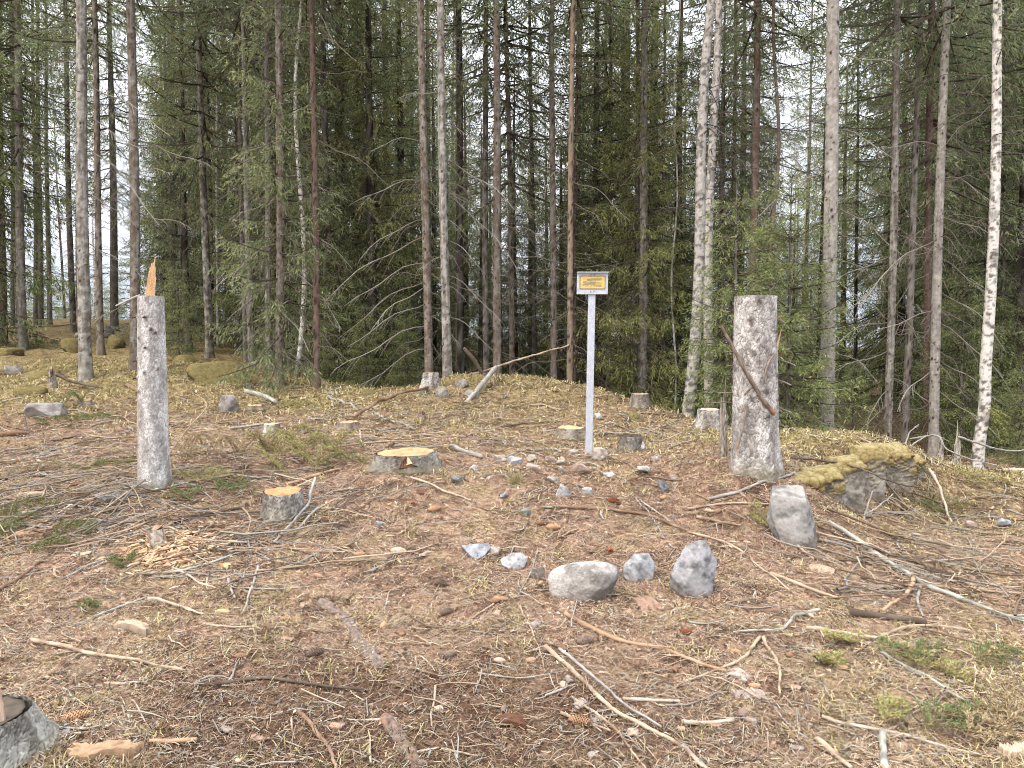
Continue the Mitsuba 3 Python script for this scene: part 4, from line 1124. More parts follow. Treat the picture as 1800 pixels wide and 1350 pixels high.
hull_rock('upright slab of grey rock with a flat top below the moss ledge', 1402, 962, 88, 100, [[(-.46, -.12, .90), (.16, -.42, .84), (-.36, .35, 1.02), (.24, .2, 1.04), (.42, .05, .58), (.50, -.05, .14), (.40, -.35, .0), (.22, -.5, .06), (-.5, -.25, .55), (-.44, -.3, .42), (-.1, -.5, .12), (-.45, .4, .3), (.45, .4, 0), (-.2, -.4, -.1), (.4, -.3, -.15)]], 504, (180, 178, 174), (120, 119, 118), depth_=.7)
hull_rock('flat blue grey stone at the start of the front stone row', 836, 984, 56, 22, [[(-.5, .1, .85), (.4, .3, 1.0), (.48, .0, .75), (.05, -.5, .02), (-.2, -.3, .35), (.3, -.3, .3), (-.4, .5, 0), (.4, .5, 0), (0, -.5, -.2)]], 505, (168, 174, 186), (120, 124, 132))
stone('small pale stone touching the flat blue grey one', 868, 980, 24, 16, 506, (176, 166, 152), (140, 130, 120), planes=9, rot=10)
hull_rock('pale grey angular stone between the flat stone and the rounded boulder', 904, 1005, 50, 26, [[(-.5, .0, .6), (-.1, .2, .95), (.3, .15, 1.02), (.5, -.05, .7), (.35, -.3, .15), (-.2, -.45, .08), (-.45, -.2, .3), (.15, -.3, .8), (-.4, .5, 0), (.4, .5, 0), (0, -.4, -.2)]], 507, (196, 200, 206), (136, 136, 136))
stone('small brownish stone left of the rounded boulder', 946, 1020, 25, 20, 508, (150, 138, 128), (110, 100, 92), planes=8, soft=24)
FIELD = [(878, 815, 26, 14, (190, 180, 164), 'pale tan stone'), (907, 820, 25, 15, (182, 186, 192), 'grey white stone'), (935, 816, 17, 15, (196, 184, 168), 'small upright pale stone'), (938, 828, 26, 11, (198, 176, 160), 'pinkish flat stone'),
         (970, 817, 22, 13, (184, 158, 140), 'reddish tan stone'), (986, 819, 18, 14, (190, 172, 156), 'round beige stone'), (833, 828, 16, 9, (206, 204, 202), 'small white stone'), (988, 834, 12, 11, (176, 172, 164), 'tiny grey stone'),
         (1008, 799, 19, 8, (200, 192, 182), 'flat white stone'), (1054, 812, 31, 22, (208, 198, 184), 'big white stone'), (1125, 795, 24, 17, (206, 206, 206), 'bright white stone'), (1052, 741, 13, 13, (206, 202, 190), 'white pebble'),
         (1133, 837, 24, 14, (196, 192, 182), 'white stone with a mossy foot'), (1020, 836, 34, 17, (196, 168, 148), 'pink stone with a point'), (1072, 842, 22, 10, (204, 204, 204), 'flat white chip of stone'), (973, 852, 24, 11, (190, 184, 172), 'low pale stone'),
         (992, 877, 27, 23, (196, 200, 208), 'clean blue white stone'), (1032, 873, 19, 13, (196, 194, 190), 'mottled white stone'), (885, 877, 13, 10, (170, 176, 186), 'small blue grey stone'), (804, 852, 25, 13, (136, 134, 132), 'dull grey stone'),
         (1168, 866, 23, 18, (128, 132, 142), 'dark slate grey stone'), (924, 910, 19, 13, (142, 146, 140), 'sunken grey green stone'), (665, 928, 15, 10, (150, 156, 168), 'small slate blue stone'), (1185, 846, 16, 9, (176, 158, 146), 'small brown pink stone'),
         (860, 845, 12, 7, (190, 180, 170), 'tiny beige stone'), (1096, 852, 13, 8, (186, 172, 160), 'tiny pink stone'), (915, 800, 14, 7, (176, 160, 140), 'tiny tan stone'), (1075, 800, 18, 10, (186, 160, 142), 'reddish stone'), (1152, 812, 14, 8, (196, 186, 176), 'small cream stone'),
         (1711, 930, 21, 13, (196, 170, 156), 'pinkish stone'), (1770, 932, 27, 16, (172, 178, 184), 'pale grey stone'), (190, 886, 62, 16, (150, 146, 148), 'broad flat grey stone')]
PLACE = ['at the near end of the stone scatter', 'beside the pale tan one', 'behind the pinkish flat one', 'in the middle of the stone scatter', 'beside the round beige one', 'between two tan stones', 'furthest towards the wide stump', 'under the round beige one',
         'just before the sign post', 'at the foot of the sign post', 'leaning on the old dark stump', 'high on the mound right of the post', 'on the path to the thick high stump', 'below the sign post', 'right of the pink pointed one', 'above the clean blue white one',
         'nearest the viewer in the scatter', 'right of the clean blue white one', 'alone below the grass tuft', 'below the wide stump', 'under the thick high stump', 'half buried before the long curved stick', 'alone in the needles below the wide stump', 'left of the thick high stump',
         'close above the grass tuft', 'between the white chips of stone', 'under the flat brown stump', 'right of the big white one', 'below the bright white one', 'in the low ground right of the ledge', 'by the picture edge right of the ledge', 'before the slim high stump']
for i, ((px, py, w, h, col, nm), pl) in enumerate(zip(FIELD, PLACE)):
    g = np.random.default_rng(540 + i)
    n_ = unit(g.normal(0, 1, (13, 3)) * [1, 1, .9])
    pts = n_ * g.uniform(.38, .56, (13, 1)) * [1, 1, 1.15] + [0, 0, .42]
    pts[:, 2] = np.clip(pts[:, 2], -.1, 1)
    pts[:, 0] = (pts[:, 0] - pts[:, 0].min()) / np.ptp(pts[:, 0]) - .5
    pts[:, 2] *= 1 / pts[:, 2].max()
    hull_rock(f'{nm} {pl}', px, py, w * 1.06, h * 1.1, [pts], 520 + i, tuple(int(x * 1.04) for x in col), tuple(int(x * .74) for x in col), kind='stone', cat='stone', sink=.5, rough=.03, bump=.002, speck=.35)
for i, (px, py, w, h, Y, ms, lab) in enumerate(((63, 735, 66, 25, None, 0, 'long white and grey rock alone on the left slope'), (398, 727, 36, 32, None, .15, 'pointed pale rock by the small brown stump'), (180, 592, 26, 20, 24, 0, 'pinkish rock far up between the left trunks'),
                                               (137, 594, 14, 10, 24, 0, 'small white rock far up the left slope'), (15, 655, 30, 12, 15, .3, 'low grey rock at the left edge of the slope'), (168, 641, 13, 9, 17.5, 0, 'small white pink rock beside the slim brown spruce'),
                                               (435, 690, 20, 16, 13.2, 0, 'dark cleft rock under the big mossy boulder'), (1116, 742, 29, 16, None, 1.1, 'moss covered stone on the mound right of the sign post'), (811, 684, 24, 17, None, .5, 'white rock showing under moss at the top of the mound'),
                                               (776, 700, 22, 18, None, .3, 'dark split rock at the left shoulder of the mound'), (828, 700, 26, 14, None, .3, 'grey rock under the leaning log'))):
    stone(lab, px, py, w, h, 600 + i, (178, 172, 166) if i != 6 else (110, 104, 96), (128, 122, 118), moss_=ms, planes=8, soft=24, sub=4, rot=i * 31, Y=Y)
# moss grown boulders and the ledge
stone('big moss covered boulder on the left slope', 385, 698, 125, 62, 701, (110, 100, 80), (90, 84, 70), 1.3, planes=8, soft=12, sub=5, depth_=.8, sink=.3, Y=13.6, kind='mossy_boulder', cat='boulder')
for i, (px, py, w, h, Y, lab) in enumerate(((122, 622, 42, 27, 18.5, 'round mossy hummock before the thick pale grey spruce'), (70, 668, 60, 18, 14.5, 'broad mossy hummock by the dark old stub'), (45, 697, 50, 16, 12.6, 'low mossy hummock above the long white rock'),
                                       (200, 612, 34, 24, 20, 'mossy boulder between the slim brown spruce and the one behind'), (315, 655, 60, 30, 16, 'mossy bank right of the slim high stump'), (10, 628, 40, 16, 18, 'mossy hummock at the left edge'),
                                       (640, 700, 50, 14, 12.9, 'dark mossy hummock left of the mound'), (848, 682, 44, 22, 12.0, 'cushion of moss over the rock on top of the mound'))):
    stone(lab, px, py, w, h, 710 + i, (110, 100, 80), (90, 84, 70), 1.4, planes=10, soft=8, sub=4, depth_=.9, sink=.35, Y=Y, kind='mossy_boulder', cat='boulder')
BLK = [(-.5, -.45, .80), (.5, -.5, .86), (-.45, .5, 1.0), (.5, .5, 1.04), (-.2, -.2, 1.0), (.3, -.2, 1.02), (-.5, -.5, 0), (.5, -.5, 0), (-.5, .5, 0), (.5, .5, 0)]
for px, py, w, h, Y, dp, ms, dx_, lab in ((1452, 908, 62, 76, 6.55, .9, 1.15, .1, 'front block of the moss ledge, golden moss over its face'), (1495, 898, 58, 84, 6.9, 1.0, .85, .12, 'bare white streaked block in the middle of the moss ledge'),
                                     (1532, 876, 54, 84, 7.25, 1.0, 1.05, .1, 'high block of the moss ledge with a thick moss cap'), (1575, 858, 62, 66, 7.6, 1.1, 1.2, .1, 'rounded moss block at the far end of the ledge'), (1606, 842, 36, 34, 8.1, 1.0, 1.2, .1, 'last low moss block beyond the ledge'),
                                     (1420, 882, 56, 40, 6.45, .8, 1.5, .1, 'moss cushion at the near end of the ledge')):
    hull_rock(lab, px, py, w, h, [[(x + dx_ * y, y + .25 * math.sin(px + x * 3) * .3, z) for x, y, z in BLK]], int(px), (190, 186, 178), (122, 114, 98), kind='ledge_block', depth_=dp, Y=Y, moss_=ms, rough=.05, cat='rock')

# ------------------------------------------------------------------ sticks lying about
SC = {'grey': ((150, 145, 140), (178, 174, 168)), 'tan': ((176, 150, 122), (204, 182, 154)), 'pale': ((178, 162, 142), (204, 190, 170)), 'dark': ((92, 78, 68), (120, 106, 94)), 'brown': ((134, 104, 82), (166, 136, 110)),
      'orange': ((170, 132, 98), (200, 164, 126)), 'lichen': ((136, 134, 124), (190, 194, 184)), 'wood': ((204, 160, 108), (226, 190, 140))}
STICK_XY = []


def stick(label, pts, w, col, seed=None, kind='fallen_stick', cat='stick', lift=None, Y=None, twigs=0, taper=.5, sides=None, group_=None, rough=1.0, part_of=None):
    """pts: the pixels it passes through on the ground (or in the upright plane Y metres off); w: its width in pixels."""
    seed = seed if seed is not None else len(STICK_XY)
    g = np.random.default_rng(9000 + seed)
    if Y is not None:
        Ys = np.interp(np.linspace(0, 1, len(pts)), np.linspace(0, 1, len(np.atleast_1d(Y))), np.atleast_1d(Y))
        P = np.array([at(p[0], p[1], y) for p, y in zip(pts, Ys)])
    else:
        P = np.array([ground_at(*p) for p in pts])
    seg = np.linalg.norm(np.diff(P, axis=0), axis=1).sum()
    dist = np.linalg.norm(P - EYE, axis=1).mean()
    r = w * .85 / FPX * dist / 2
    n = int(np.clip(seg / max(r * 2.2, .018), 6, 60))
    Q = catmull(P, n)
    wig = np.cumsum(g.normal(0, 1, (n, 3)), 0)
    wig -= np.linspace(0, 1, n)[:, None] * wig[-1]
    Q = Q + wig * min(.0035, seg / n * .10) * rough
    if Y is None:
        hz = H(Q[:, 0], Q[:, 1])
        top = np.convolve(np.pad(hz, 3, mode='edge'), np.ones(7) / 7, 'valid')
        Q[:, 2] = np.maximum(top, hz - r * .3) + r * .75 + (np.interp(np.linspace(0, 1, n), np.linspace(0, 1, len(lift)), lift) if lift is not None else 0) + .006
    u = np.linspace(0, 1, n)
    R = r * (1.12 - taper * u) * (1 + .10 * np.sin(u * n * .9 + seed) * g.uniform(.3, 1)) * (1 + g.normal(0, .05, n))
    sd = sides or (9 if w > 7 else 7 if w > 4 else 5)
    v, f, _, ri = batch_tubes(Q[None], R[None], sd)
    vn = meshkit.fbm(v * [70, 70, 70] + seed, 3, seed)
    v = v + (vn - .5)[:, None] * unit(v - Q[np.minimum(ri, n - 1)]) * r * .35
    a, b = lin(*SC[col][0]) * .8, lin(*SC[col][1]) * .8
    patch = meshkit.fbm(v * 16 + seed, 3, seed + 1)
    c = a + (b - a) * sstep(.35, .7, patch)[:, None]
    if col == 'lichen':
        c = c + (lin(164, 166, 154) - c) * (.8 * sstep(.52, .62, vn))[:, None]
    if col in ('tan', 'orange', 'brown'):
        c = c + (lin(110, 78, 58) - c) * (.7 * sstep(.58, .68, meshkit.fbm(v * 9 + seed + 5, 2, seed + 2)))[:, None]
    c = c * (.75 + .5 * vn)[:, None]
    c[-2:] = lin(206, 180, 140)
    parts = [(v, f, c)]
    for t in range(twigs):
        i = int(g.uniform(.2, .95) * (n - 2))
        d = unit(unit(Q[i + 1] - Q[i]) + g.normal(0, .8, 3) * [1, 1, .25] + [0, 0, .1])
        L = seg * g.uniform(.06, .2)
        tt = np.linspace(0, 1, 5)[:, None]
        q = Q[i] + d * L * tt + g.normal(0, L * .03, (5, 3)) * tt
        q[:, 2] = np.maximum(q[:, 2], H(q[:, 0], q[:, 1]) + .004)
        vv, ff, _, _ = batch_tubes(q[None], (np.maximum(R[i] * .45, .0018) * np.linspace(1, .5, 5))[None], 4)
        parts.append((vv, ff, np.broadcast_to(b * .9, vv.shape)))
    m, c = join(parts)
    STICK_XY.append(Q[:, :2])
    k = thing(kind, label, cat, group_)
    put(k, m, c, smooth=True)
    return k


S = stick
S('pale peeled stick with a side twig lying near the dark crooked stick', [(57, 1128), (134, 1146), (195, 1158), (261, 1169), (326, 1185)], 7, 'tan', twigs=2)
S('dark crooked stick with lichen, longest one low in the clearing', [(350, 1209), (407, 1205), (468, 1197), (530, 1209), (645, 1219)], 8, 'dark')
S('short blue grey stick touching the dark crooked stick', [(403, 1201), (421, 1162)], 4.5, 'grey')
S('forked brown stick running out at the bottom edge', [(523, 1256), (550, 1289), (578, 1321), (590, 1360)], 9, 'brown', twigs=2)
S('straight pale stick below the orange wood chips', [(293, 995), (326, 1014), (379, 1038)], 5, 'pale')
S('blue grey stick leaning against the stump with the slanting cut', [(554, 869), (534, 910), (481, 959)], 6, 'grey', lift=[.12, .05, 0])
S('second grey stick parallel to the one on the slanting cut stump', [(560, 906), (513, 945)], 5, 'grey', lift=[.04, 0])
S('curved tan stick below the stump with the slanting cut', [(403, 943), (436, 940), (460, 957), (501, 967), (540, 969)], 4.5, 'tan', twigs=2)
S('hooked twig hanging under the curved tan stick', [(436, 949), (442, 971), (477, 989)], 4, 'grey')
S('straight grey stick pointing at the viewer among crossed twigs', [(454, 995), (438, 1040), (424, 1085)], 5.5, 'grey')
S('grey stick end right of the crossed twigs', [(501, 1002), (558, 975)], 5, 'grey')
S('short thick grey stick left of the crossed twigs', [(401, 1022), (413, 1059)], 6, 'grey')
S('thin grey stick lying level across the crossed twigs', [(424, 1036), (481, 1040), (545, 1036)], 4, 'grey')
S('greenish grey stick left of the pale wood chunk', [(130, 1103), (195, 1077), (268, 1050)], 4.5, 'lichen', twigs=2)
S('reddish root like stick at the left edge', [(-5, 1042), (33, 1022), (65, 995), (86, 991)], 6, 'brown')
S('dark brown stick lying behind the orange chips', [(305, 922), (367, 908), (432, 896)], 7, 'dark')
S('long grey bough through the middle of the left twigs', [(240, 1012), (326, 1004), (387, 987), (440, 966)], 5, 'lichen', twigs=3)
S('pale broken stick right of the pale wood chunk', [(261, 1057), (310, 1069), (358, 1085)], 6, 'pale')
S('thin bleached stick ending in a pale knob', [(358, 1101), (440, 1105), (460, 1112)], 4, 'pale')
S('short peeled piece of stick above the bark debris', [(183, 1209), (224, 1207)], 6, 'tan')
S('tan split piece of wood near the bottom edge', [(262, 1312), (346, 1304)], 9, 'orange', taper=.3)
S('long dark stick level with the foot of the slim high stump', [(-5, 843), (40, 843), (80, 840)], 4, 'dark')
S('long brown bough before the slim high stump', [(61, 869), (122, 857), (180, 848), (240, 839)], 5, 'brown', twigs=2)
S('light tan piece of split wood on the left', [(35, 877), (79, 872)], 9, 'tan', taper=.3)
S('long thin grey bough sloping down from the orange chips', [(204, 979), (140, 1005), (77, 1034)], 4, 'lichen', twigs=3)
S('bleached twig before the slim high stump', [(285, 881), (322, 902)], 4, 'pale')
S('orange tan splinter of wood beside the stump with the slanting cut', [(505, 857), (552, 841), (600, 826)], 7, 'orange', taper=.7)
S('thin stick from the wide stump down to the pale bent stick', [(763, 824), (720, 844)], 4.5, 'brown')
S('pale bent stick below the wide low stump', [(722, 843), (771, 861), (828, 884)], 5, 'pale', twigs=1)
S('long curved brown stick above the front stone row', [(958, 894), (1040, 898), (1109, 906), (1160, 919), (1203, 935)], 7, 'brown', twigs=1)
S('thick peeled orange brown stick right of the rounded boulder', [(995, 1085), (1068, 1122), (1142, 1142), (1199, 1163), (1277, 1185)], 9, 'orange', twigs=1)
S('thickest grey tan pole running out at the bottom edge', [(958, 1142), (1011, 1187), (1068, 1248), (1130, 1281), (1199, 1321), (1245, 1360)], 9, 'tan')
S('grey pole lying along the thickest pole', [(983, 1150), (1032, 1195), (1089, 1244), (1162, 1297)], 6.5, 'grey', lift=[.01, .03, .02, .03])
S('thin tan stick under the thickest pole', [(1003, 1228), (1060, 1268), (1105, 1317), (1140, 1360)], 6, 'tan')
S('short tan stick crossing above the big pine coloured cone', [(987, 1258), (1032, 1275), (1073, 1291)], 6, 'tan')
S('thin bowed grey twig left of the thick poles', [(840, 1189), (926, 1197), (987, 1185)], 4, 'grey', twigs=1)
S('grey twig joining the thick poles from the left', [(958, 1228), (1011, 1207)], 4.5, 'grey')
S('thin tan twig pointing down before the rounded boulder', [(914, 1067), (942, 1126), (958, 1187)], 3.5, 'tan')
S('forked grey twig left of the rounded boulder', [(946, 967), (922, 1028), (907, 1052)], 3.5, 'grey', twigs=3)
S('thin yellow tan twig by the tan cones', [(869, 1065), (836, 1085), (808, 1107)], 3, 'tan')
S('short brown stick on the bare soil', [(706, 1177), (775, 1193)], 6, 'brown', twigs=1)
S('short bleached stick near the bottom edge', [(775, 1321), (840, 1334)], 5, 'pale')
S('straight bleached stick right of the thick poles', [(1095, 1234), (1195, 1238)], 6, 'pale', taper=.2)
S('hooked thin twig above the peeled orange brown stick', [(1077, 1138), (1105, 1160), (1134, 1163)], 3, 'tan')
S('thin twig between the bare soil and the boulder', [(828, 1114), (897, 1122)], 3, 'grey')
S('thin pale stick sloping beside the dark slate stone', [(1125, 881), (1178, 922)], 3.5, 'pale')
S('short pale twig under the blue grey stones', [(914, 1044), (954, 1069)], 3.5, 'pale')
S('grey bent bough below the thick high stump', [(1245, 883), (1306, 865), (1375, 843), (1424, 841)], 6, 'grey', twigs=1)
S('thin level stick left of the upright rock slab', [(1208, 898), (1281, 888), (1351, 890)], 4.5, 'tan')
S('short brown stick crossing the level one by the rock slab', [(1302, 869), (1333, 900)], 5, 'brown')
S('light tan stick below the level one by the rock slab', [(1224, 914), (1302, 928)], 6, 'tan')
S('tan stick leaning down along the upright rock slab', [(1359, 922), (1395, 957), (1430, 989)], 6.5, 'tan')
S('long thin tan bough from the long curved stick down to the right', [(1208, 938), (1285, 963), (1334, 1000), (1395, 1048)], 4.5, 'tan', twigs=2)
S('pair like split tan stick below the rock slab', [(1355, 1012), (1412, 1034), (1473, 1055)], 7, 'tan')
S('long grey lichen covered branch running to the right edge', [(1457, 922), (1518, 963), (1567, 996), (1628, 1032), (1685, 1055), (1750, 1081), (1806, 1095)], 9.5, 'lichen', twigs=6)
S('thin grey branch beside the lichen covered branch', [(1440, 951), (1526, 975), (1607, 1008), (1730, 1032)], 5, 'grey', twigs=3)
S('level tan branch crossing the lichen covered one', [(1526, 1034), (1648, 1036), (1709, 1044), (1806, 1048)], 6, 'tan', twigs=1)
S('wavy tan branch above the green spruce sprays', [(1416, 1110), (1518, 1124), (1558, 1122), (1620, 1105), (1705, 1114)], 7, 'tan', twigs=1)
S('dark half charred looking log piece on the right', [(1493, 1085), (1550, 1089), (1628, 1104)], 13, 'dark', kind='log_piece', cat='log', taper=.25)
S('branch with an orange broken end resting on the dark log piece', [(1603, 1024), (1595, 1053), (1552, 1096)], 8, 'orange', lift=[.02, .02, .05])
S('short grey branch with a broken foot beside the orange ended one', [(1620, 1028), (1613, 1061), (1622, 1087)], 6, 'grey')
S('orange brown stick under the lichen covered branch', [(1591, 977), (1638, 1010)], 8, 'orange')
S('crooked grey stick in the middle of the right ground', [(1440, 1077), (1404, 1085), (1375, 1112), (1300, 1114)], 6.5, 'lichen')
S('straight grey tan stick below the crooked grey one', [(1336, 1126), (1302, 1163), (1204, 1203)], 6.5, 'tan')
S('curved stick hanging down from the crooked grey one', [(1340, 1126), (1363, 1167), (1371, 1226)], 6.5, 'tan')
S('grey stick lying over the green spruce sprays', [(1550, 1150), (1607, 1183), (1656, 1211), (1712, 1244)], 6.5, 'lichen', twigs=2)
S('long bleached stick near the lower right corner', [(1444, 1264), (1485, 1277), (1607, 1301), (1721, 1334)], 6.5, 'pale', twigs=2)
S('short brown stick left of the thick tan stick end', [(1387, 1295), (1448, 1323)], 5.5, 'brown')
S('thick tan stick running out at the bottom edge on the right', [(1436, 1307), (1497, 1360)], 11, 'tan')
S('stubby grey stick end on the bottom edge', [(1552, 1297), (1558, 1360)], 12, 'lichen', taper=.1)
S('bleached stick end level in the lower right ground', [(1200, 1273), (1290, 1270)], 7.5, 'pale', taper=.2)
S('dark grey stick end at the bottom edge right of the thick poles', [(1200, 1317), (1240, 1356)], 9, 'grey')
S('bleached pole standing out of the moss right of the ledge', [(1632, 837), (1652, 873), (1673, 926)], 6, 'pale', lift=[.05, .05, .02])
S('thin upright grey branch below the ledge', [(1534, 971), (1526, 943), (1518, 914), (1534, 862)], 4.5, 'grey', Y=[6.0, 6.15])
S('thin grey twig crossing the upright branch below the ledge', [(1520, 905), (1540, 892), (1570, 868)], 3.5, 'grey', Y=[6.1, 6.6])
S('long dark brown bough hanging over the moss ledge', [(1376, 802), (1436, 806), (1510, 824), (1567, 845), (1622, 858)], 4.5, 'dark', Y=[7.3, 6.4], twigs=1)
S('long thin bowed branch on the low ground below the ledge', [(1520, 912), (1560, 903), (1620, 912), (1680, 935), (1711, 970)], 3.5, 'grey', twigs=4)
S('second thin bowed branch below the ledge', [(1525, 912), (1590, 900), (1660, 925), (1740, 948)], 3, 'brown', twigs=3)
S('arched thin twig right of the ledge', [(1613, 845), (1625, 824), (1650, 816)], 3.5, 'tan', Y=8.3)
S('long dead branch lying before the white birch', [(1684, 768), (1740, 786), (1780, 791), (1820, 786)], 4, 'grey', Y=[10.2, 10.5], twigs=3)
S('second dead branch before the white birch', [(1600, 772), (1650, 768), (1665, 790), (1700, 805), (1752, 818)], 3.5, 'grey', Y=[10.6, 10.1], twigs=3)
S('arched dead twig in front of the leaning spruces', [(1588, 790), (1600, 762), (1615, 746)], 3, 'grey', Y=[10.2, 10.5], twigs=1)
S('second arched dead twig in front of the leaning spruces', [(1592, 797), (1612, 775), (1640, 765), (1668, 776)], 3, 'grey', Y=[10.3, 10.6], twigs=2)
S('long mossy pole leaning up the left shoulder of the mound', [(623, 739), (660, 724), (700, 708), (760, 684)], 6.5, 'brown', lift=[.02, .10, .10, .05], taper=.2)
S('long thin bleached pole standing out over the top of the mound', [(812, 664), (867, 647), (933, 624), (1000, 606)], 5, 'tan', Y=[12.5, 13.2])
S('dark leaning post with a pale sawn end on top of the mound', [(853, 664), (834, 634), (815, 612)], 8, 'dark', Y=[12.6, 12.5], taper=.1, rough=.3)
S('thick bleached log lying down the face of the mound', [(804, 727), (838, 686), (872, 645)], 10, 'grey', kind='log_piece', cat='log', taper=.1, Y=[10.75, 11.35, 12.0], rough=.25)
S('grey log piece right of the wide low stump', [(793, 787), (847, 808)], 9, 'grey', kind='log_piece', cat='log', taper=.1)
S('grey bough lying below the long mossy pole', [(578, 698), (620, 712), (653, 724)], 5.5, 'grey', twigs=2)
S('grey twiggy bough above the wide low stump', [(655, 726), (690, 742), (730, 757)], 5, 'lichen', twigs=4)
S('thin pale twig standing behind the wide low stump', [(632, 757), (638, 780), (668, 794)], 3, 'pale', Y=[8.2, 7.4])
S('pale broken branch piece behind the wide low stump', [(680, 787), (702, 774)], 8, 'tan')
S('dark fallen trunk piece by the mossy hummock on the left', [(87, 652), (120, 668), (180, 682)], 6, 'dark', Y=[13.4, 13.0])
S('thin fallen pole far up the left slope', [(13, 576), (70, 573), (133, 570)], 4, 'brown', Y=[24, 25])
S('second fallen pole far up the left slope', [(12, 580), (60, 588), (103, 598)], 4, 'brown', Y=[22, 19])
S('flat tan slab of wood at the left edge', [(-5, 768), (43, 763)], 8, 'orange', taper=.3)
S('pinkish bark log sloping on the left beside the slim high stump', [(224, 680), (232, 684), (250, 696)], 8, 'brown', kind='log_piece', cat='log', taper=.1, rough=.3)
S('light fallen log beyond the pale pointed rock', [(432, 692), (462, 699), (486, 712)], 9, 'lichen', kind='log_piece', cat='log', taper=.2)
S('tall thin bent sapling twig right of the slim high stump', [(297, 797), (333, 750), (362, 717), (358, 703), (344, 693)], 2.5, 'tan', Y=[7.4, 8.0], rough=.3, twigs=2)
S('dark bent branch propping the long white and grey rock', [(44, 735), (46, 750), (54, 757)], 4, 'dark', Y=[9.9, 9.6])
for i, (p, w, col, lab) in enumerate((([(60, 806), (100, 792), (140, 779)], 4, 'lichen', 'upper twiggy bough of the grey brush on the left'), ([(75, 809), (110, 800), (160, 786)], 4, 'grey', 'lower twiggy bough of the grey brush on the left'), ([(0, 815), (40, 808), (58, 800)], 4, 'tan', 'tan stick running into the grey brush from the left edge'),
                                    ([(66, 808), (74, 820), (64, 838)], 6, 'pale', 'bleached forked piece under the grey brush'), ([(160, 752), (213, 740), (234, 728)], 4, 'tan', 'thin stick left of the slim high stump'), ([(165, 727), (215, 735), (246, 749)], 3.5, 'tan', 'twig ending at the slim high stump from the left'),
                                    ([(0, 745), (22, 753), (45, 760)], 4, 'brown', 'thin brown stick below the long white and grey rock'), ([(300, 858), (360, 845), (420, 826)], 3.5, 'grey', 'thin bough right of the foot of the slim high stump'), ([(420, 800), (480, 770), (520, 740)], 3, 'tan', 'thin bough in the green brush before the mound'),
                                    ([(1110, 870), (1140, 905), (1168, 950)], 3, 'grey', 'thin grey twig above the notched stone'), ([(1430, 1310), (1380, 1270), (1350, 1230)], 4, 'grey', 'grey twig in the lower right litter'), ([(640, 1010), (700, 985), (760, 975)], 3, 'grey', 'thin twig on the brown needles in the middle'),
                                    ([(560, 990), (610, 960), (640, 930)], 3, 'tan', 'thin tan twig below the wide low stump'), ([(30, 905), (110, 890), (190, 905)], 4, 'lichen', 'lichen covered bough in the left brush'), ([(0, 925), (90, 930), (150, 955)], 4, 'grey', 'grey bough in the green sprays at the left edge'),
                                    ([(190, 870), (290, 852), (380, 862), (470, 840)], 3.5, 'lichen', 'long thin bough across the brush before the slim stump'), ([(100, 925), (180, 915), (262, 930)], 4, 'grey', 'grey bough left of the broken wood block'), ([(420, 905), (470, 930), (495, 940)], 3.5, 'grey', 'thin twig right below the slanting cut stump'))):
    S(lab, p, w, col, twigs=3)

# anonymous twigs: too alike to tell apart, each one a thing
rng = np.random.default_rng(31)
for i in range(150):
    px, py = rng.uniform(20, 1780), 1340 - 500 * rng.random() ** 1.3
    a, L = rng.uniform(0, 6.283), rng.uniform(25, 95) * (.5 + .5 * (py - 800) / 540)
    pts = [(px - L * math.cos(a) / 2, py - L * .45 * math.sin(a) / 2), (px + rng.normal(0, 5), py + rng.normal(0, 3)), (px + L * math.cos(a) / 2, py + L * .45 * math.sin(a) / 2)]
    pts = [(x, min(max(y, 800), 1350)) for x, y in pts]
    S('small dead twig lying loose among many on the brown litter', pts, rng.uniform(2, 4), ('grey', 'tan', 'pale', 'lichen', 'brown')[i % 5], kind='loose_twig', cat='twig', group_='loose twigs on the litter', twigs=int(rng.integers(0, 3)))

# bark covered log half sunk, pieces of wood and bark
for lab, p, w, tone in (('pinkish bark covered log half sunk in the soil', [(565, 1055), (600, 1084), (624, 1112), (668, 1172)], 27, (128, 112, 104)), ('second sunken log, pale and worn, at the bottom edge', [(678, 1262), (704, 1300), (740, 1352)], 30, (118, 100, 88))):
    k = thing('sunken_log', lab, 'log')
    P = np.array([ground_at(*q) for q in p])
    n = 70
    Q = catmull(P, n)
    r = w / FPX * np.linalg.norm(P - EYE, axis=1).mean() / 2
    Q[:, 2] = H(Q[:, 0], Q[:, 1]) - r * .55
    v, f, _, ri = batch_tubes(Q[None], (r * np.ones(n) * (1 - .12 * np.linspace(0, 1, n)))[None], 40)
    e, e2 = meshkit.fbm(v * 45, 3, 4), meshkit.fbm(v * [18, 18, 30], 3, 5)
    v = v + unit(v - Q[np.minimum(ri, n - 1)]) * ((e - .5) * .025 + sstep(.5, .56, e2) * .006)[:, None]
    c = lin(*tone) * (.30 + 1.2 * e)[:, None]
    c = c * (.6 + .8 * meshkit.noise(v * [90, 90, 140], 6))[:, None]
    c = c + (lin(140, 96, 70) - c) * (.6 * sstep(.62, .68, e2))[:, None]
    put(k, (v, f), c, smooth=True)


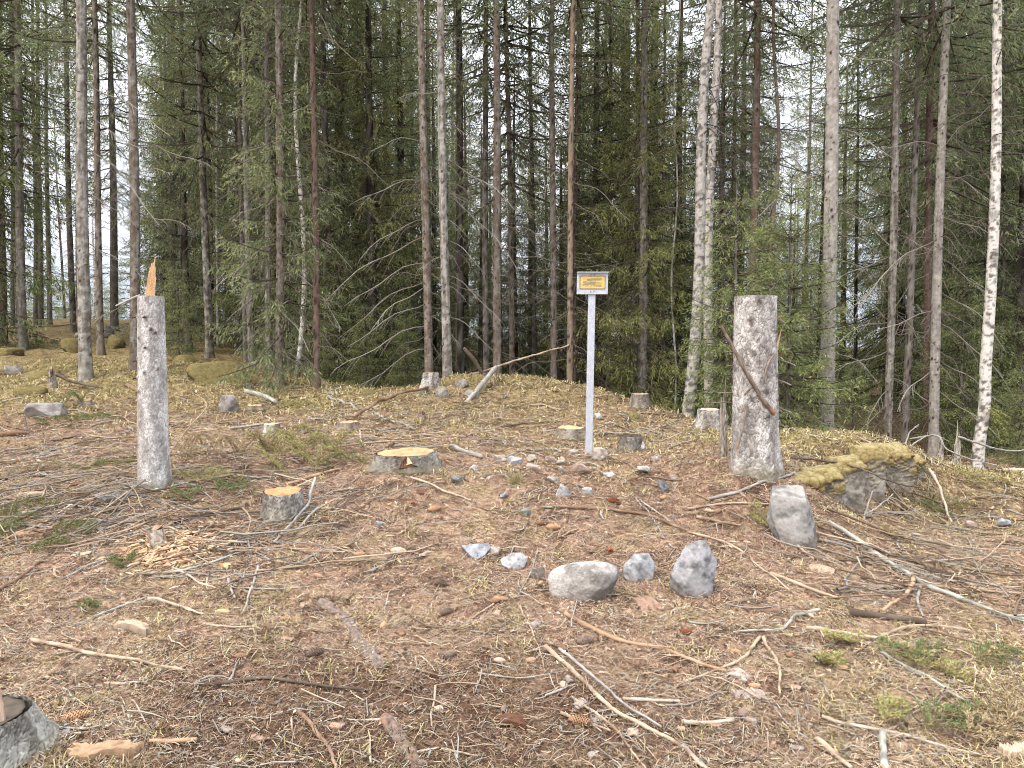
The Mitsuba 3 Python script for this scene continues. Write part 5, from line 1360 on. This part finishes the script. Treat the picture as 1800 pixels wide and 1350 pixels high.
def slab(label, px, py, w, h, ang, seed, col, kind='bark_piece', cat='bark', thick=.012, curl=.3, lift=.008, group_=None):
    """A flake of bark or a split of wood: an uneven curled plate."""
    k = thing(kind, label, cat, group_)
    g = np.random.default_rng(seed)
    b = ground_at(px, py)
    s = b[1] / FPX
    L, W = w * s, h * s * 1.6
    n, m = 18, 9
    U, V = np.meshgrid(np.linspace(-.5, .5, n), np.linspace(-.5, .5, m), indexing='ij')
    ed = 1 + .35 * (meshkit.noise(np.stack([U * 9, 0 * U, 0 * U + seed], -1), seed) - .5) * 2 * np.sign(V) * np.abs(V) * 2
    x = U * L * (1 + .25 * (meshkit.noise(np.stack([V * 7, 0 * U, 0 * U + seed], -1), seed + 1) - .5) * np.abs(U) * 2)
    y = V * W * ed
    z = -curl * (V ** 2) * W * 2 + .08 * L * (meshkit.noise(np.stack([U * 3, V * 3, 0 * U + seed], -1), seed + 2) - .5)
    ca, sa = math.cos(math.radians(ang)), math.sin(math.radians(ang))
    X, Yy = b[0] + x * ca - y * sa, b[1] + x * sa + y * ca
    Z = H(X, Yy) * .6 + .4 * b[2] + z + lift
    fine = meshkit.noise(np.stack([U * 40, V * 26, 0 * U + seed], -1), seed + 3)
    top = np.stack([X, Yy, Z + thick * (.6 + .5 * fine)], -1).reshape(-1, 3)
    bot = np.stack([X, Yy, Z - thick * .5], -1).reshape(-1, 3)
    i, j = np.meshgrid(np.arange(n - 1), np.arange(m - 1), indexing='ij')
    q = np.stack([i * m + j, (i + 1) * m + j, (i + 1) * m + j + 1, i * m + j + 1], -1).reshape(-1, 4)
    ft = np.vstack([q[:, :3], q[:, [0, 2, 3]]])
    N = n * m
    rim = np.concatenate([np.arange(m), np.arange(1, n) * m + m - 1, (n - 1) * m + np.arange(m - 2, -1, -1), np.arange(n - 2, 0, -1) * m])
    r2_ = np.roll(rim, -1)
    fs = np.vstack([np.stack([rim, rim + N, r2_], 1), np.stack([r2_, rim + N, r2_ + N], 1)])
    c = lin(*col) * (.45 + .5 * fine.reshape(-1, 1)) * (.85 + .3 * g.random())
    put(k, (np.vstack([top, bot]), np.vstack([ft, ft[:, ::-1] + N, fs])), np.vstack([c, c * .6]), smooth=40 if False else False)
    return k


slab('broad torn plank of orange tan wood at the bottom edge', 186, 1328, 118, 20, 6, 1, (186, 150, 112), 'split_wood', 'wood', .03, .1)
slab('dark brown bark chunk on the bare soil near the bottom', 900, 1272, 24, 30, 80, 2, (122, 84, 62), thick=.02)
slab('grey pink patch of loose bark in the lower right', 1316, 1224, 56, 20, 5, 3, (188, 166, 156))
slab('smaller grey bark flake above the grey pink patch', 1296, 1190, 28, 24, 60, 4, (192, 170, 160))
slab('reddish tan bark flakes right of the rounded boulder', 1132, 1060, 40, 36, 20, 5, (164, 130, 108), thick=.016)
slab('orange split of bark at the left edge', 52, 942, 52, 12, 8, 6, (184, 140, 106), 'split_wood', 'wood', .02, .1)
slab('pale brown fallen bark strip before the rock slab', 1446, 1000, 38, 22, -30, 7, (206, 172, 142))
slab('pale wood end at the bottom right corner', 1785, 1330, 48, 18, 10, 8, (226, 200, 164), 'split_wood', 'wood', .04, .2)
slab('pale flat wood piece far right beyond the moss', 1785, 829, 40, 6, 0, 9, (226, 206, 172), 'split_wood', 'wood', .03, .1)
slab('reddish brown bark strip below the notched stone', 1340, 1075, 66, 12, -25, 10, (132, 104, 86))
slab('pale orange chip of wood on the far right', 1742, 1148, 16, 10, 20, 11, (226, 150, 96), 'split_wood', 'wood', .02, .1)
slab('pale upright wood chunk among the left twigs', 231, 1108, 18, 34, 78, 12, (212, 186, 158), 'split_wood', 'wood', .03, .2, .02)
slab('small orange splinter lying among the left twigs', 391, 1080, 9, 14, 80, 13, (226, 180, 116), 'split_wood', 'wood', .012, .1)
slab('light chip with a curled edge below the slanting cut stump', 398, 998, 14, 14, 40, 14, (218, 184, 124), 'split_wood', 'wood', .015, .2)
slab('brown plank like bark piece under the wavy tan branch', 1440, 1104, 50, 12, -10, 15, (128, 108, 92))
rng = np.random.default_rng(41)
for i in range(60):
    px, py = rng.uniform(10, 1790), 1340 - 480 * rng.random() ** 1.5
    s = .55 + .45 * (py - 850) / 490
    slab('small loose flake of bark among many on the litter', px, py, rng.uniform(12, 30) * s, rng.uniform(6, 13) * s, rng.uniform(0, 180), 300 + i, [(186, 150, 126), (150, 112, 88), (206, 178, 152), (170, 156, 148)][i % 4], thick=.005, lift=.01, group_='bark flakes on the litter')

# the split block with its heap of chips
k = thing('wood_block', 'broken end of a log standing in the orange wood chips', 'wood')
b = ground_at(281, 962)
m, c = bark_mesh(b, .052, .056, .13, 77, 50, .008, .03, .006, tone=(150, 130, 112), lich=(190, 180, 166), flare=.05, lean=(-.25, 0))
put(k + '__bark', m, c, smooth=True)
m, c = cut_disc(b + [-.0325, 0, .128], .052, 78, lin(186, 158, 124), (.3, .1), 30, 6, rough=.008)
put(k + '__cut_face', m, c)
g = np.random.default_rng(55)
N = 520
px = np.concatenate([g.normal(268, 24, 170), g.normal(325, 40, 250), g.normal(300, 60, 100)])
py = np.concatenate([g.normal(985, 9, 170), g.normal(955, 13, 250), g.normal(968, 22, 100)])
B = np.array([ground_at(a, b_) for a, b_ in zip(px, py)])
L = g.uniform(.03, .10, N)
az = np.where(np.arange(N) < 170, g.normal(1.2, .25, N), g.uniform(0, 6.28, N))
d = unit(np.stack([np.cos(az), np.sin(az), g.normal(.05, .25, N)], -1))
P = B[:, None] + d[:, None] * (L[:, None] * np.linspace(-.5, .5, 3))[..., None]
P[..., 2] += g.uniform(.008, .03, N)[:, None]
v, f, ti, ri = batch_tubes(P, g.uniform(.003, .010, N)[:, None] * np.array([.6, 1, .5]), 4)
cc = np.array([lin(214, 178, 130), lin(198, 156, 110), lin(222, 198, 156), lin(172, 130, 98)])[g.integers(0, 4, N)][ti]
put('wood_chips', (v, f), cc * g.uniform(.7, 1.1, (N, 1))[ti])
stuff('wood_chips', 'heap of orange splinters and chips')


# ------------------------------------------------------------------ cones
def cone_mesh(seed, open_=.5):
    g = np.random.default_rng(seed)
    parts = []
    n = 130
    i = np.arange(n)
    t = (i + .5) / n
    prof = .19 * np.sin(np.pi * np.clip(t * .93 + .06, 0, 1)) ** .65
    a = i * 2.39996
    c0 = np.stack([np.cos(a) * prof * .72, np.sin(a) * prof * .72, t - .5], -1)
    out = np.stack([np.cos(a), np.sin(a), 0 * a], -1)
    sd = np.stack([-np.sin(a), np.cos(a), 0 * a], -1)
    tip = c0 + out * (.05 + .10 * open_) * (prof[:, None] / .19) + np.array([0, 0, 1]) * (.13 - .05 * open_)
    wd = (.075 * prof / .19)[:, None]
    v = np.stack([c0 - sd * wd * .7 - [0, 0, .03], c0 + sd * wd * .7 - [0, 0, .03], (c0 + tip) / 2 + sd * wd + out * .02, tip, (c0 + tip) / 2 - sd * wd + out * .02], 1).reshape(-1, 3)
    k_ = (i * 5)[:, None]
    f = np.vstack([k_ + [0, 1, 2], k_ + [0, 2, 4], k_ + [4, 2, 3]])
    core = trimesh.creation.icosphere(2)
    cv = np.array(core.vertices) * [.145, .145, .48]
    return v, f, cv, np.array(core.faces)


CONES = [(631, 979, 22, 20, 'tan'), (698, 975, 30, 30, 'pale'), (775, 1030, 26, -10, 'dark'), (877, 1059, 26, -5, 'tan'), (785, 1081, 26, 10, 'dark'), (673, 1105, 22, 80, 'tan'), (791, 1158, 24, 30, 'dark'), (932, 1167, 24, 40, 'tan'),
         (877, 1167, 22, 15, 'pale'), (971, 932, 26, 8, 'tan'), (952, 924, 22, -15, 'brown'), (763, 900, 24, 5, 'tan'), (726, 888, 13, 70, 'rust'), (741, 871, 12, 60, 'rust'), (1079, 886, 24, -20, 'rust'), (1072, 972, 18, 90, 'rust'),
         (1028, 1134, 34, 10, 'dark'), (1018, 1276, 44, -35, 'tan'), (885, 1252, 18, 85, 'dark'), (1206, 1116, 22, 0, 'rust'), (1389, 1158, 24, 20, 'brown'), (1292, 1150, 20, 5, 'tan'), (1306, 1262, 30, 60, 'dark'), (130, 1270, 48, 18, 'tan'),
         (554, 1154, 34, 12, 'dark'), (501, 1093, 20, 0, 'tan'), (1325, 1212, 24, 12, 'tan'), (870, 1062, 20, 170, 'brown'), (610, 1130, 18, 100, 'brown'), (1165, 880, 16, 40, 'tan'), (1260, 905, 18, 20, 'brown'), (950, 1030, 16, 60, 'tan'),
         (420, 1160, 20, 30, 'brown'), (1090, 1010, 16, 10, 'brown'), (1480, 1180, 22, 150, 'tan'), (1570, 1240, 24, 30, 'brown'), (560, 1018, 18, 160, 'tan'), (680, 1040, 18, 20, 'brown')]
CC = {'tan': ((186, 142, 100), (122, 82, 54)), 'pale': ((206, 178, 148), (150, 118, 92)), 'dark': ((140, 120, 106), (84, 68, 58)), 'brown': ((150, 112, 82), (92, 62, 44)), 'rust': ((150, 86, 52), (92, 48, 30))}
CL = ['tan cone above the sunken log', 'long pale cone lying right of the tan one', 'dark open cone in the middle of the brown needles', 'tan cone before the front stone row', 'dark open cone below the middle one', 'round grey tan cone by the sunken log', 'dark cone on the bare soil',
      'tan cone right of the dark cone on bare soil', 'pale cone left of the tan one on bare soil', 'tan cone under the long curved stick', 'brown cone beside the tan one under the curved stick', 'tan cone below the pale bent stick', 'small rust red cone left of the pale bent stick',
      'tiny rust red cone above the other rust one', 'rust cone in the reddish needles right of the white stone', 'rust red open cone above the rounded boulder', 'dark cone beside the thick peeled stick', 'biggest tan cone under the thick poles', 'small dark cone by the dark bark chunk', 'rust cone below the peeled stick',
      'brown cone by the straight grey tan stick', 'tan cone left of the curved hanging stick', 'dark open cone under the grey pink bark', 'long tan cone near the corner stump', 'dark open cone above the dark crooked stick', 'tan cone among the left grey sticks', 'tan cone above the grey pink bark',
      'brown cone touching the tan one before the stone row', 'brown cone left of the sunken log end', 'tan cone under the slate grey stone', 'brown cone by the bent bough', 'tan cone left of the rounded boulder', 'brown cone left of the dark open cone', 'brown cone between boulder and notched stone',
      'tan cone on the right litter', 'brown cone by the green sprays', 'tan cone right of the crossed twigs', 'brown cone above the dark open one']
for i, ((px, py, L, ang, col), lab) in enumerate(zip(CONES, CL)):
    v, f, cv, cf = cone_mesh(i, {'dark': .9, 'rust': .8}.get(col, .25))
    b = ground_at(px, py)
    s = L / FPX * b[1]
    R = trimesh.transformations.rotation_matrix(math.radians(90 + 10 * math.sin(i)), [0, 1, 0])[:3, :3]
    Rz = trimesh.transformations.rotation_matrix(math.radians(ang), [0, 0, 1])[:3, :3]
    M = lambda x: (x * s * [1.1, 1.1, 1]) @ R.T @ Rz.T + [b[0], b[1], b[2] + s * .15 + .006]
    g = np.random.default_rng(i)
    a, c = lin(*CC[col][0]), lin(*CC[col][1])
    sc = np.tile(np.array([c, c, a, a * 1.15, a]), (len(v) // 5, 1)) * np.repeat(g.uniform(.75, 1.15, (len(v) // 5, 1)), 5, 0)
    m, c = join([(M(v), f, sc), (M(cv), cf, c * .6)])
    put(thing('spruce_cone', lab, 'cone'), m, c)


# ------------------------------------------------------------------ green spruce sprays lying about
def spray(label, px, py, w, ang, seed, col=((92, 108, 48), (136, 146, 78)), up=.06, group_=None):
    """A cut spruce bough: a stem with side shoots set with needles."""
    k = thing('spruce_spray', label, 'branch', group_)
    g = np.random.default_rng(seed)
    b = ground_at(px, py)
    L = w * (1.25 if up < .08 else 1.7) / FPX * b[1]
    n = 34 if up < .08 else 54
    u = np.sort(g.uniform(0, 1, n))
    a = math.radians(ang)
    d0, s0 = np.array([math.cos(a), math.sin(a), 0]), np.array([-math.sin(a), math.cos(a), 0])
    stem = lambda t: b - d0 * L * .5 + d0 * (L * t)[..., None] + s0 * (L * .08 * np.sin(t * 3))[..., None]
    sg = np.where(np.arange(n) % 2, 1, -1)
    sl = L * (.42 * (1.05 - u)) * g.uniform(.6, 1.1, n) + .03
    d = unit(d0 * g.uniform(.6, 1.0, (n, 1)) + s0 * (sg * g.uniform(.6, 1.1, n))[:, None])
    shoots = [np.stack([stem(np.linspace(0, 1, 8))])]
    w8 = np.linspace(0, 1, 8)
    P = stem(u)[:, None] + d[:, None] * (sl[:, None] * w8)[..., None]
    P = np.concatenate([shoots[0], P])
    P[..., 2] = H(P[..., 0], P[..., 1]) + .015 + up * np.abs(np.sin(P[..., 0] * 9 + P[..., 1] * 7 + seed)) + np.abs(g.normal(0, .012, (len(P), 1)))
    v, f, _, _ = batch_tubes(P, np.full((len(P), 8), .0022), 3)
    parts = [(v, f, lin(126, 96, 66))]
    ln = np.linalg.norm(P[:, -1] - P[:, 0], axis=1)
    m = np.maximum(6, (ln / .0032)).astype(int)
    ii = np.repeat(np.arange(len(P)), m)
    t = g.random(len(ii)) * 6.999
    i0 = t.astype(int)
    pp = P[ii, i0] + (P[ii, i0 + 1] - P[ii, i0]) * (t - i0)[:, None]
    dd = unit(P[ii, i0 + 1] - P[ii, i0])
    nd = unit(dd * .9 + g.normal(0, .55, (len(ii), 3)) + [0, 0, .25])
    v, f = kites(pp, nd, g.uniform(.014, .026, len(ii)), np.full(len(ii), .0045), g.normal(0, 1, (len(ii), 3)) + [0, 0, .5])
    c = (lin(*col[0]) + (lin(*col[1]) - lin(*col[0])) * g.random((len(ii), 1))) * 1.05
    parts.append((v, f, np.repeat(c, 4, 0)))
    m, c = join(parts)
    put(k, m, c)
    return k


GR, BR, YG = ((70, 92, 46), (112, 130, 72)), ((134, 118, 82), (172, 156, 114)), ((120, 126, 58), (168, 168, 92))
for i, (px, py, w, a, c, lab) in enumerate(((40, 905, 90, 10, GR, 'deep green spruce spray at the left edge, upper one'), (25, 935, 70, 60, GR, 'deep green spruce spray at the left edge, lower one'), (130, 940, 70, -10, GR, 'green spray right of the two at the left edge'),
                                        (90, 970, 60, 20, GR, 'flat green spray below the left edge sprays'), (210, 1000, 40, 30, GR, 'small green tuft of spruce by the orange chips'), (180, 828, 90, 15, GR, 'bright green spray behind the slim high stump'), (100, 745, 60, 10, GR, 'dark green spray under the long white and grey rock'),
                                        (365, 850, 90, 10, YG, 'yellow green spray right of the slim high stump foot'), (410, 868, 80, -20, GR, 'green spray between the two sawn stumps'), (320, 880, 60, 40, GR, 'small green spray before the slim high stump'), (500, 790, 90, 50, YG, 'upright yellow green brush behind the slanting cut stump'),
                                        (560, 800, 90, 20, YG, 'yellow green brush left of the wide low stump'), (520, 830, 100, 5, YG, 'broad yellow green spray behind the slanting cut stump'), (450, 800, 90, 30, BR, 'straw coloured dry spray in the green brush'), (600, 815, 70, -10, GR, 'green spray touching the wide low stump'),
                                        (340, 800, 60, 100, BR, 'dry spray right of the slim high stump'), (170, 740, 70, 5, GR, 'green spray on the slope left of the slim stump'), (520, 715, 60, 0, YG, 'yellow green spray at the foot of the mound'), (130, 715, 40, 90, GR, 'small upright spruce sprig left of the slim stump'),
                                        (150, 1080, 26, 20, GR, 'small green sprig among the left twigs'), (1345, 920, 50, 110, YG, 'fresh green spruce sprig by the rock slab'), (1600, 1165, 110, 10, GR, 'large green spray under the grey stick, upper right'), (1640, 1185, 90, -30, YG, 'yellow green spray under the grey stick'),
                                        (1680, 1280, 110, 20, GR, 'largest deep green spray low in the right corner'), (1570, 1275, 60, 40, YG, 'small yellow green spray by the long bleached stick'), (1750, 1170, 70, 10, GR, 'green spray by the pale orange chip'), (1480, 1140, 60, 15, YG, 'thin green spray under the wavy tan branch'),
                                        (1570, 948, 50, 70, BR, 'grey green sprig on the low ground below the ledge'), (1660, 905, 80, 5, GR, 'green spray on the low ground by the bleached pole'), (1720, 850, 90, 0, YG, 'yellow green spray on the moss right of the ledge'), (1455, 1175, 50, 0, YG, 'small green sprig on the right litter'),
                                        (1780, 1270, 60, 80, BR, 'dry brown spray at the right edge'), (1740, 1300, 90, 20, BR, 'dry grey spray in the lower right corner'), (560, 780, 80, 10, BR, 'straw dry spray before the mound'), (60, 830, 80, 0, BR, 'dry spray in the left brush'))):
    spray(lab, px, py, w, a, 800 + i, c, up=.17 if i in (10, 11, 12, 13, 15, 18) else .05)

# the spruce bough on the birch foot, bright green
k = thing('green_spruce_bough', 'bright green spruce bough hanging beside the white birch foot', 'branch')
g = np.random.default_rng(61)
parts = []
for j in range(9):
    p0 = at(1732 + j * 1.5, 715 + j * 2, 10.8)
    d = unit(np.array([.8 - .05 * j, g.normal(0, .4), -.15 - .09 * j]))
    K = 60
    t = g.uniform(0, 1, K)
    pp = p0 + d * (t * .30)[:, None]
    pp[:, 2] -= .1 * t ** 2
    v, f = kites(pp, unit(d + g.normal(0, .4, (K, 3))), np.full(K, .035), np.full(K, .008), g.normal(0, 1, (K, 3)))
    parts.append((v, f, lin(140, 142, 60) * g.uniform(.6, 1.1)))
m, c = join(parts)
put(k, m, c)

# grass tuft
k = thing('grass_tuft', 'tuft of dry grass with green blades below the stone scatter', 'grass')
b = ground_at(907, 852)
K = 420
az, el = g.uniform(0, 6.28, K), g.uniform(.15, 1.35, K)
L = g.uniform(.06, .15, K)
u = np.linspace(0, 1, 4)
d = np.stack([np.cos(az) * np.cos(el), np.sin(az) * np.cos(el), np.sin(el)], -1)
P = b + g.normal(0, .015, (K, 1, 3)) * [1, 1, .2] + d[:, None] * (L[:, None] * u)[..., None]
P[..., 2] -= .07 * u ** 2 * (1.4 - el)[:, None]
v, f, ti, _ = batch_tubes(P, np.full((K, 4), .0016) * [1, .9, .7, .2], 3, False)
put(k, (v, f), (np.where((g.random(K) < .35)[:, None], lin(112, 122, 58), lin(190, 168, 120)) * g.uniform(.7, 1.1, (K, 1)))[ti])

# ------------------------------------------------------------------ litter: what nobody could count
def scatter(n, y0, y1, power, seed, keep=None):
    """Points on the ground in view, denser towards the viewer."""
    g = np.random.default_rng(seed)
    y = (y0 ** (1 - power) + g.random(n) * (y1 ** (1 - power) - y0 ** (1 - power))) ** (1 / (1 - power))
    x = g.uniform(-1, 1, n) * (y * .70 + .25)
    ok = np.ones(n, bool) if keep is None else keep(x, y, g.random(n))
    return x[ok], y[ok], g


def straws(key, label, n, y0, y1, power, seed, L, W, palette, mosspal, rise=.15, lift=.006, keep=None, arch=.25, flat=False):
    x, y, g = scatter(n, y0, y1, power, seed, keep)
    ok = g.random(len(x)) > .5 * soil(x, y)
    x, y = x[ok], y[ok]
    n = len(x)
    mo = moss(x, y)
    so = soil(x, y)
    z = H(x, y)
    sc = np.clip(y / 4.5, 1, 2.6)
    l = g.uniform(*L, n) * sc ** .5
    w = g.uniform(*W, n) * sc ** .95
    w = w * (1 - .3 * sstep(.0, .3, w / l))
    az = g.uniform(0, 6.283, n)
    d = np.stack([np.cos(az), np.sin(az), g.normal(0, rise, n)], -1)
    sd = np.stack([-np.sin(az), np.cos(az), g.normal(0, .5, n)], -1)
    c = np.stack([x, y, z + lift + np.abs(g.normal(0, .006, n))], -1)
    e = np.stack([-np.sin(az), np.cos(az), 0 * az], -1) * (l * g.normal(0, .12, n))[:, None] + np.array([0, 0, 1]) * (l * arch * g.random(n))[:, None]
    if flat:
        d = d * (l / 2)[:, None] if flat else d
        s = sd * (w / 2)[:, None]
        v = np.stack([c - d - s * .7, c - d + s * .7, c + d + s, c + d - s], 1).reshape(-1, 3)
        i = np.arange(n)[:, None] * 4
        f, per = np.vstack([i + [0, 1, 2], i + [0, 2, 3]]), 4
    A, M_, B = c - d * (l / 2)[:, None], c + e, c + d * (l / 2)[:, None]
    s = sd * (w / 2)[:, None]
    if not flat:
      v = np.stack([A - s * .6, A + s * .6, M_ - s, M_ + s, B - s * .5, B + s * .5], 1).reshape(-1, 3)
      i = np.arange(n)[:, None] * 6
      f, per = np.vstack([i + [0, 1, 3], i + [0, 3, 2], i + [2, 3, 5], i + [2, 5, 4]]), 6
    pal, mp = np.array([lin(*p) for p in palette]), np.array([lin(*p) for p in mosspal])
    col = np.where((g.random(n) < mo * .9)[:, None], mp[g.integers(0, len(mp), n)], pal[g.integers(0, len(pal), n)]) * g.uniform(.65, 1.15, (n, 1))
    col = col * (1 - .45 * so * (g.random(n) < .8))[:, None]
    put(key, (v, f), np.repeat(col, per, 0))
    stuff(key, label)


NEED = [(176, 140, 106), (200, 168, 130), (140, 104, 78), (214, 188, 150), (120, 88, 66), (178, 158, 128), (202, 190, 168), (166, 150, 100), (190, 170, 120)]
MOSSP = [(160, 146, 78), (132, 120, 62), (190, 176, 112), (176, 158, 100), (112, 100, 54), (204, 192, 140)]
straws('needle_litter', 'brown needles and bits of straw', 190000, 2.55, 11, 1.55, 1, (.014, .036), (.0013, .0027), NEED, MOSSP, .3, flat=True)
straws('straw_litter', 'pale dry straws and thin twigs', 20000, 2.6, 14, 1.5, 2, (.035, .12), (.0011, .0023), [(186, 162, 132), (172, 156, 134), (156, 144, 126), (196, 176, 146), (150, 122, 94)], [(190, 176, 122), (206, 192, 150), (166, 150, 90)], .12, .010)
straws('moss', 'moss shoots and withered grass', 190000, 2.7, 17, 1.0001, 3, (.016, .045), (.003, .007), MOSSP, MOSSP, .9, .010, lambda x, y, r: r < moss(x, y) * 1.3 + .45 * sstep(.58, .68, nz(x, y, 4.1, 37, 3)), flat=True)
straws('bark_crumbs', 'crumbs and flakes of bark', 30000, 2.55, 13, 1.5, 4, (.008, .026), (.004, .013), [(172, 142, 116), (140, 106, 82), (190, 168, 142), (112, 84, 66), (178, 150, 124), (156, 144, 132), (78, 58, 46), (70, 54, 44)], [(150, 126, 84), (176, 150, 104)], .3, .008)
straws('lichen_flecks', 'grey flecks of lichen', 9000, 2.6, 11, 1.6, 5, (.008, .024), (.005, .012), [(178, 180, 170), (160, 164, 152), (196, 198, 190)], [(178, 180, 160)], .6, .014,
       lambda x, y, r: r < sstep(.50, .62, nz(x, y, 3.2, 31, 3)) + .05)
x, y, g = scatter(7500, 2.6, 15, 1.45, 6)
n = len(x)
az, L = g.uniform(0, 6.283, n), g.gamma(2.2, .036, n) * np.clip(y / 5, .8, 1.8) + .03
t = np.linspace(-.5, .5, 4)
d = np.stack([np.cos(az), np.sin(az)], -1)
P = np.stack([x, y], -1)[:, None] + d[:, None] * (L[:, None] * t)[..., None] + np.cumsum(g.normal(0, .035, (n, 4, 2)), 1) * L[:, None, None]
r = (.0011 + .012 * L * g.uniform(.6, 1.4, n)) * np.clip(y / 6, .9, 1.5)
z = H(P[..., 0], P[..., 1]) + r[:, None] + np.abs(g.normal(0, .012, (n, 4)))
v, f, ti, ri = batch_tubes(np.concatenate([P, z[..., None]], -1), r[:, None] * np.array([1.1, 1.0, .85, .6]), 4, False)
pal = np.array([lin(*c) for c in ((148, 140, 132), (164, 140, 114), (182, 164, 140), (126, 106, 88), (104, 90, 78), (158, 154, 144))])
put('twig_litter', (v, f), (pal[g.integers(0, 6, n)] * g.uniform(.7, 1.1, (n, 1)))[ti], smooth=True)
stuff('twig_litter', 'small grey and tan twigs strewn everywhere')
# slash heaps: boughs and twigs left by the felling, on the left and the low right ground
g = np.random.default_rng(8)
N = 1150
pick = g.random(N)
px = np.where(pick < .42, g.normal(120, 130, N), np.where(pick < .62, g.normal(430, 120, N), np.where(pick < .85, g.normal(1650, 130, N), g.normal(700, 130, N))))
py = np.where(pick < .42, g.normal(875, 60, N), np.where(pick < .62, g.normal(900, 70, N), np.where(pick < .85, g.normal(970, 60, N), g.normal(760, 28, N))))
X = np.array([ground_at(a, min(max(b_, 700), 1300)) for a, b_ in zip(px, py)])
az = np.where(g.random(N) < .6, g.normal(.35, .35, N) * np.where(px > 1200, -1, 1), g.uniform(0, 6.283, N))
L = g.gamma(2.5, .10, N) + .08
t = np.linspace(-.5, .5, 6)
d = np.stack([np.cos(az), np.sin(az)], -1)
P = X[:, None, :2] + d[:, None] * (L[:, None] * t)[..., None] + np.cumsum(g.normal(0, .024, (N, 6, 2)), 1) * L[:, None, None]
r = .0016 + .008 * L * g.uniform(.5, 1.2, N)
z = H(P[..., 0], P[..., 1]) + r[:, None] + np.abs(g.normal(0, .03, (N, 1))) + np.abs(g.normal(0, .012, (N, 6)))
v, f, ti, ri = batch_tubes(np.concatenate([P, z[..., None]], -1), r[:, None] * np.linspace(1.1, .5, 6), 5, False)
pal = np.array([lin(*c) for c in ((152, 145, 136), (162, 138, 110), (138, 133, 120), (118, 98, 80), (178, 160, 136), (100, 86, 72))])
put('slash_twigs', (v, f), (pal[g.integers(0, 6, N)] * g.uniform(.7, 1.1, (N, 1)))[ti], smooth=True)
stuff('slash_twigs', 'thin boughs left by the felling')
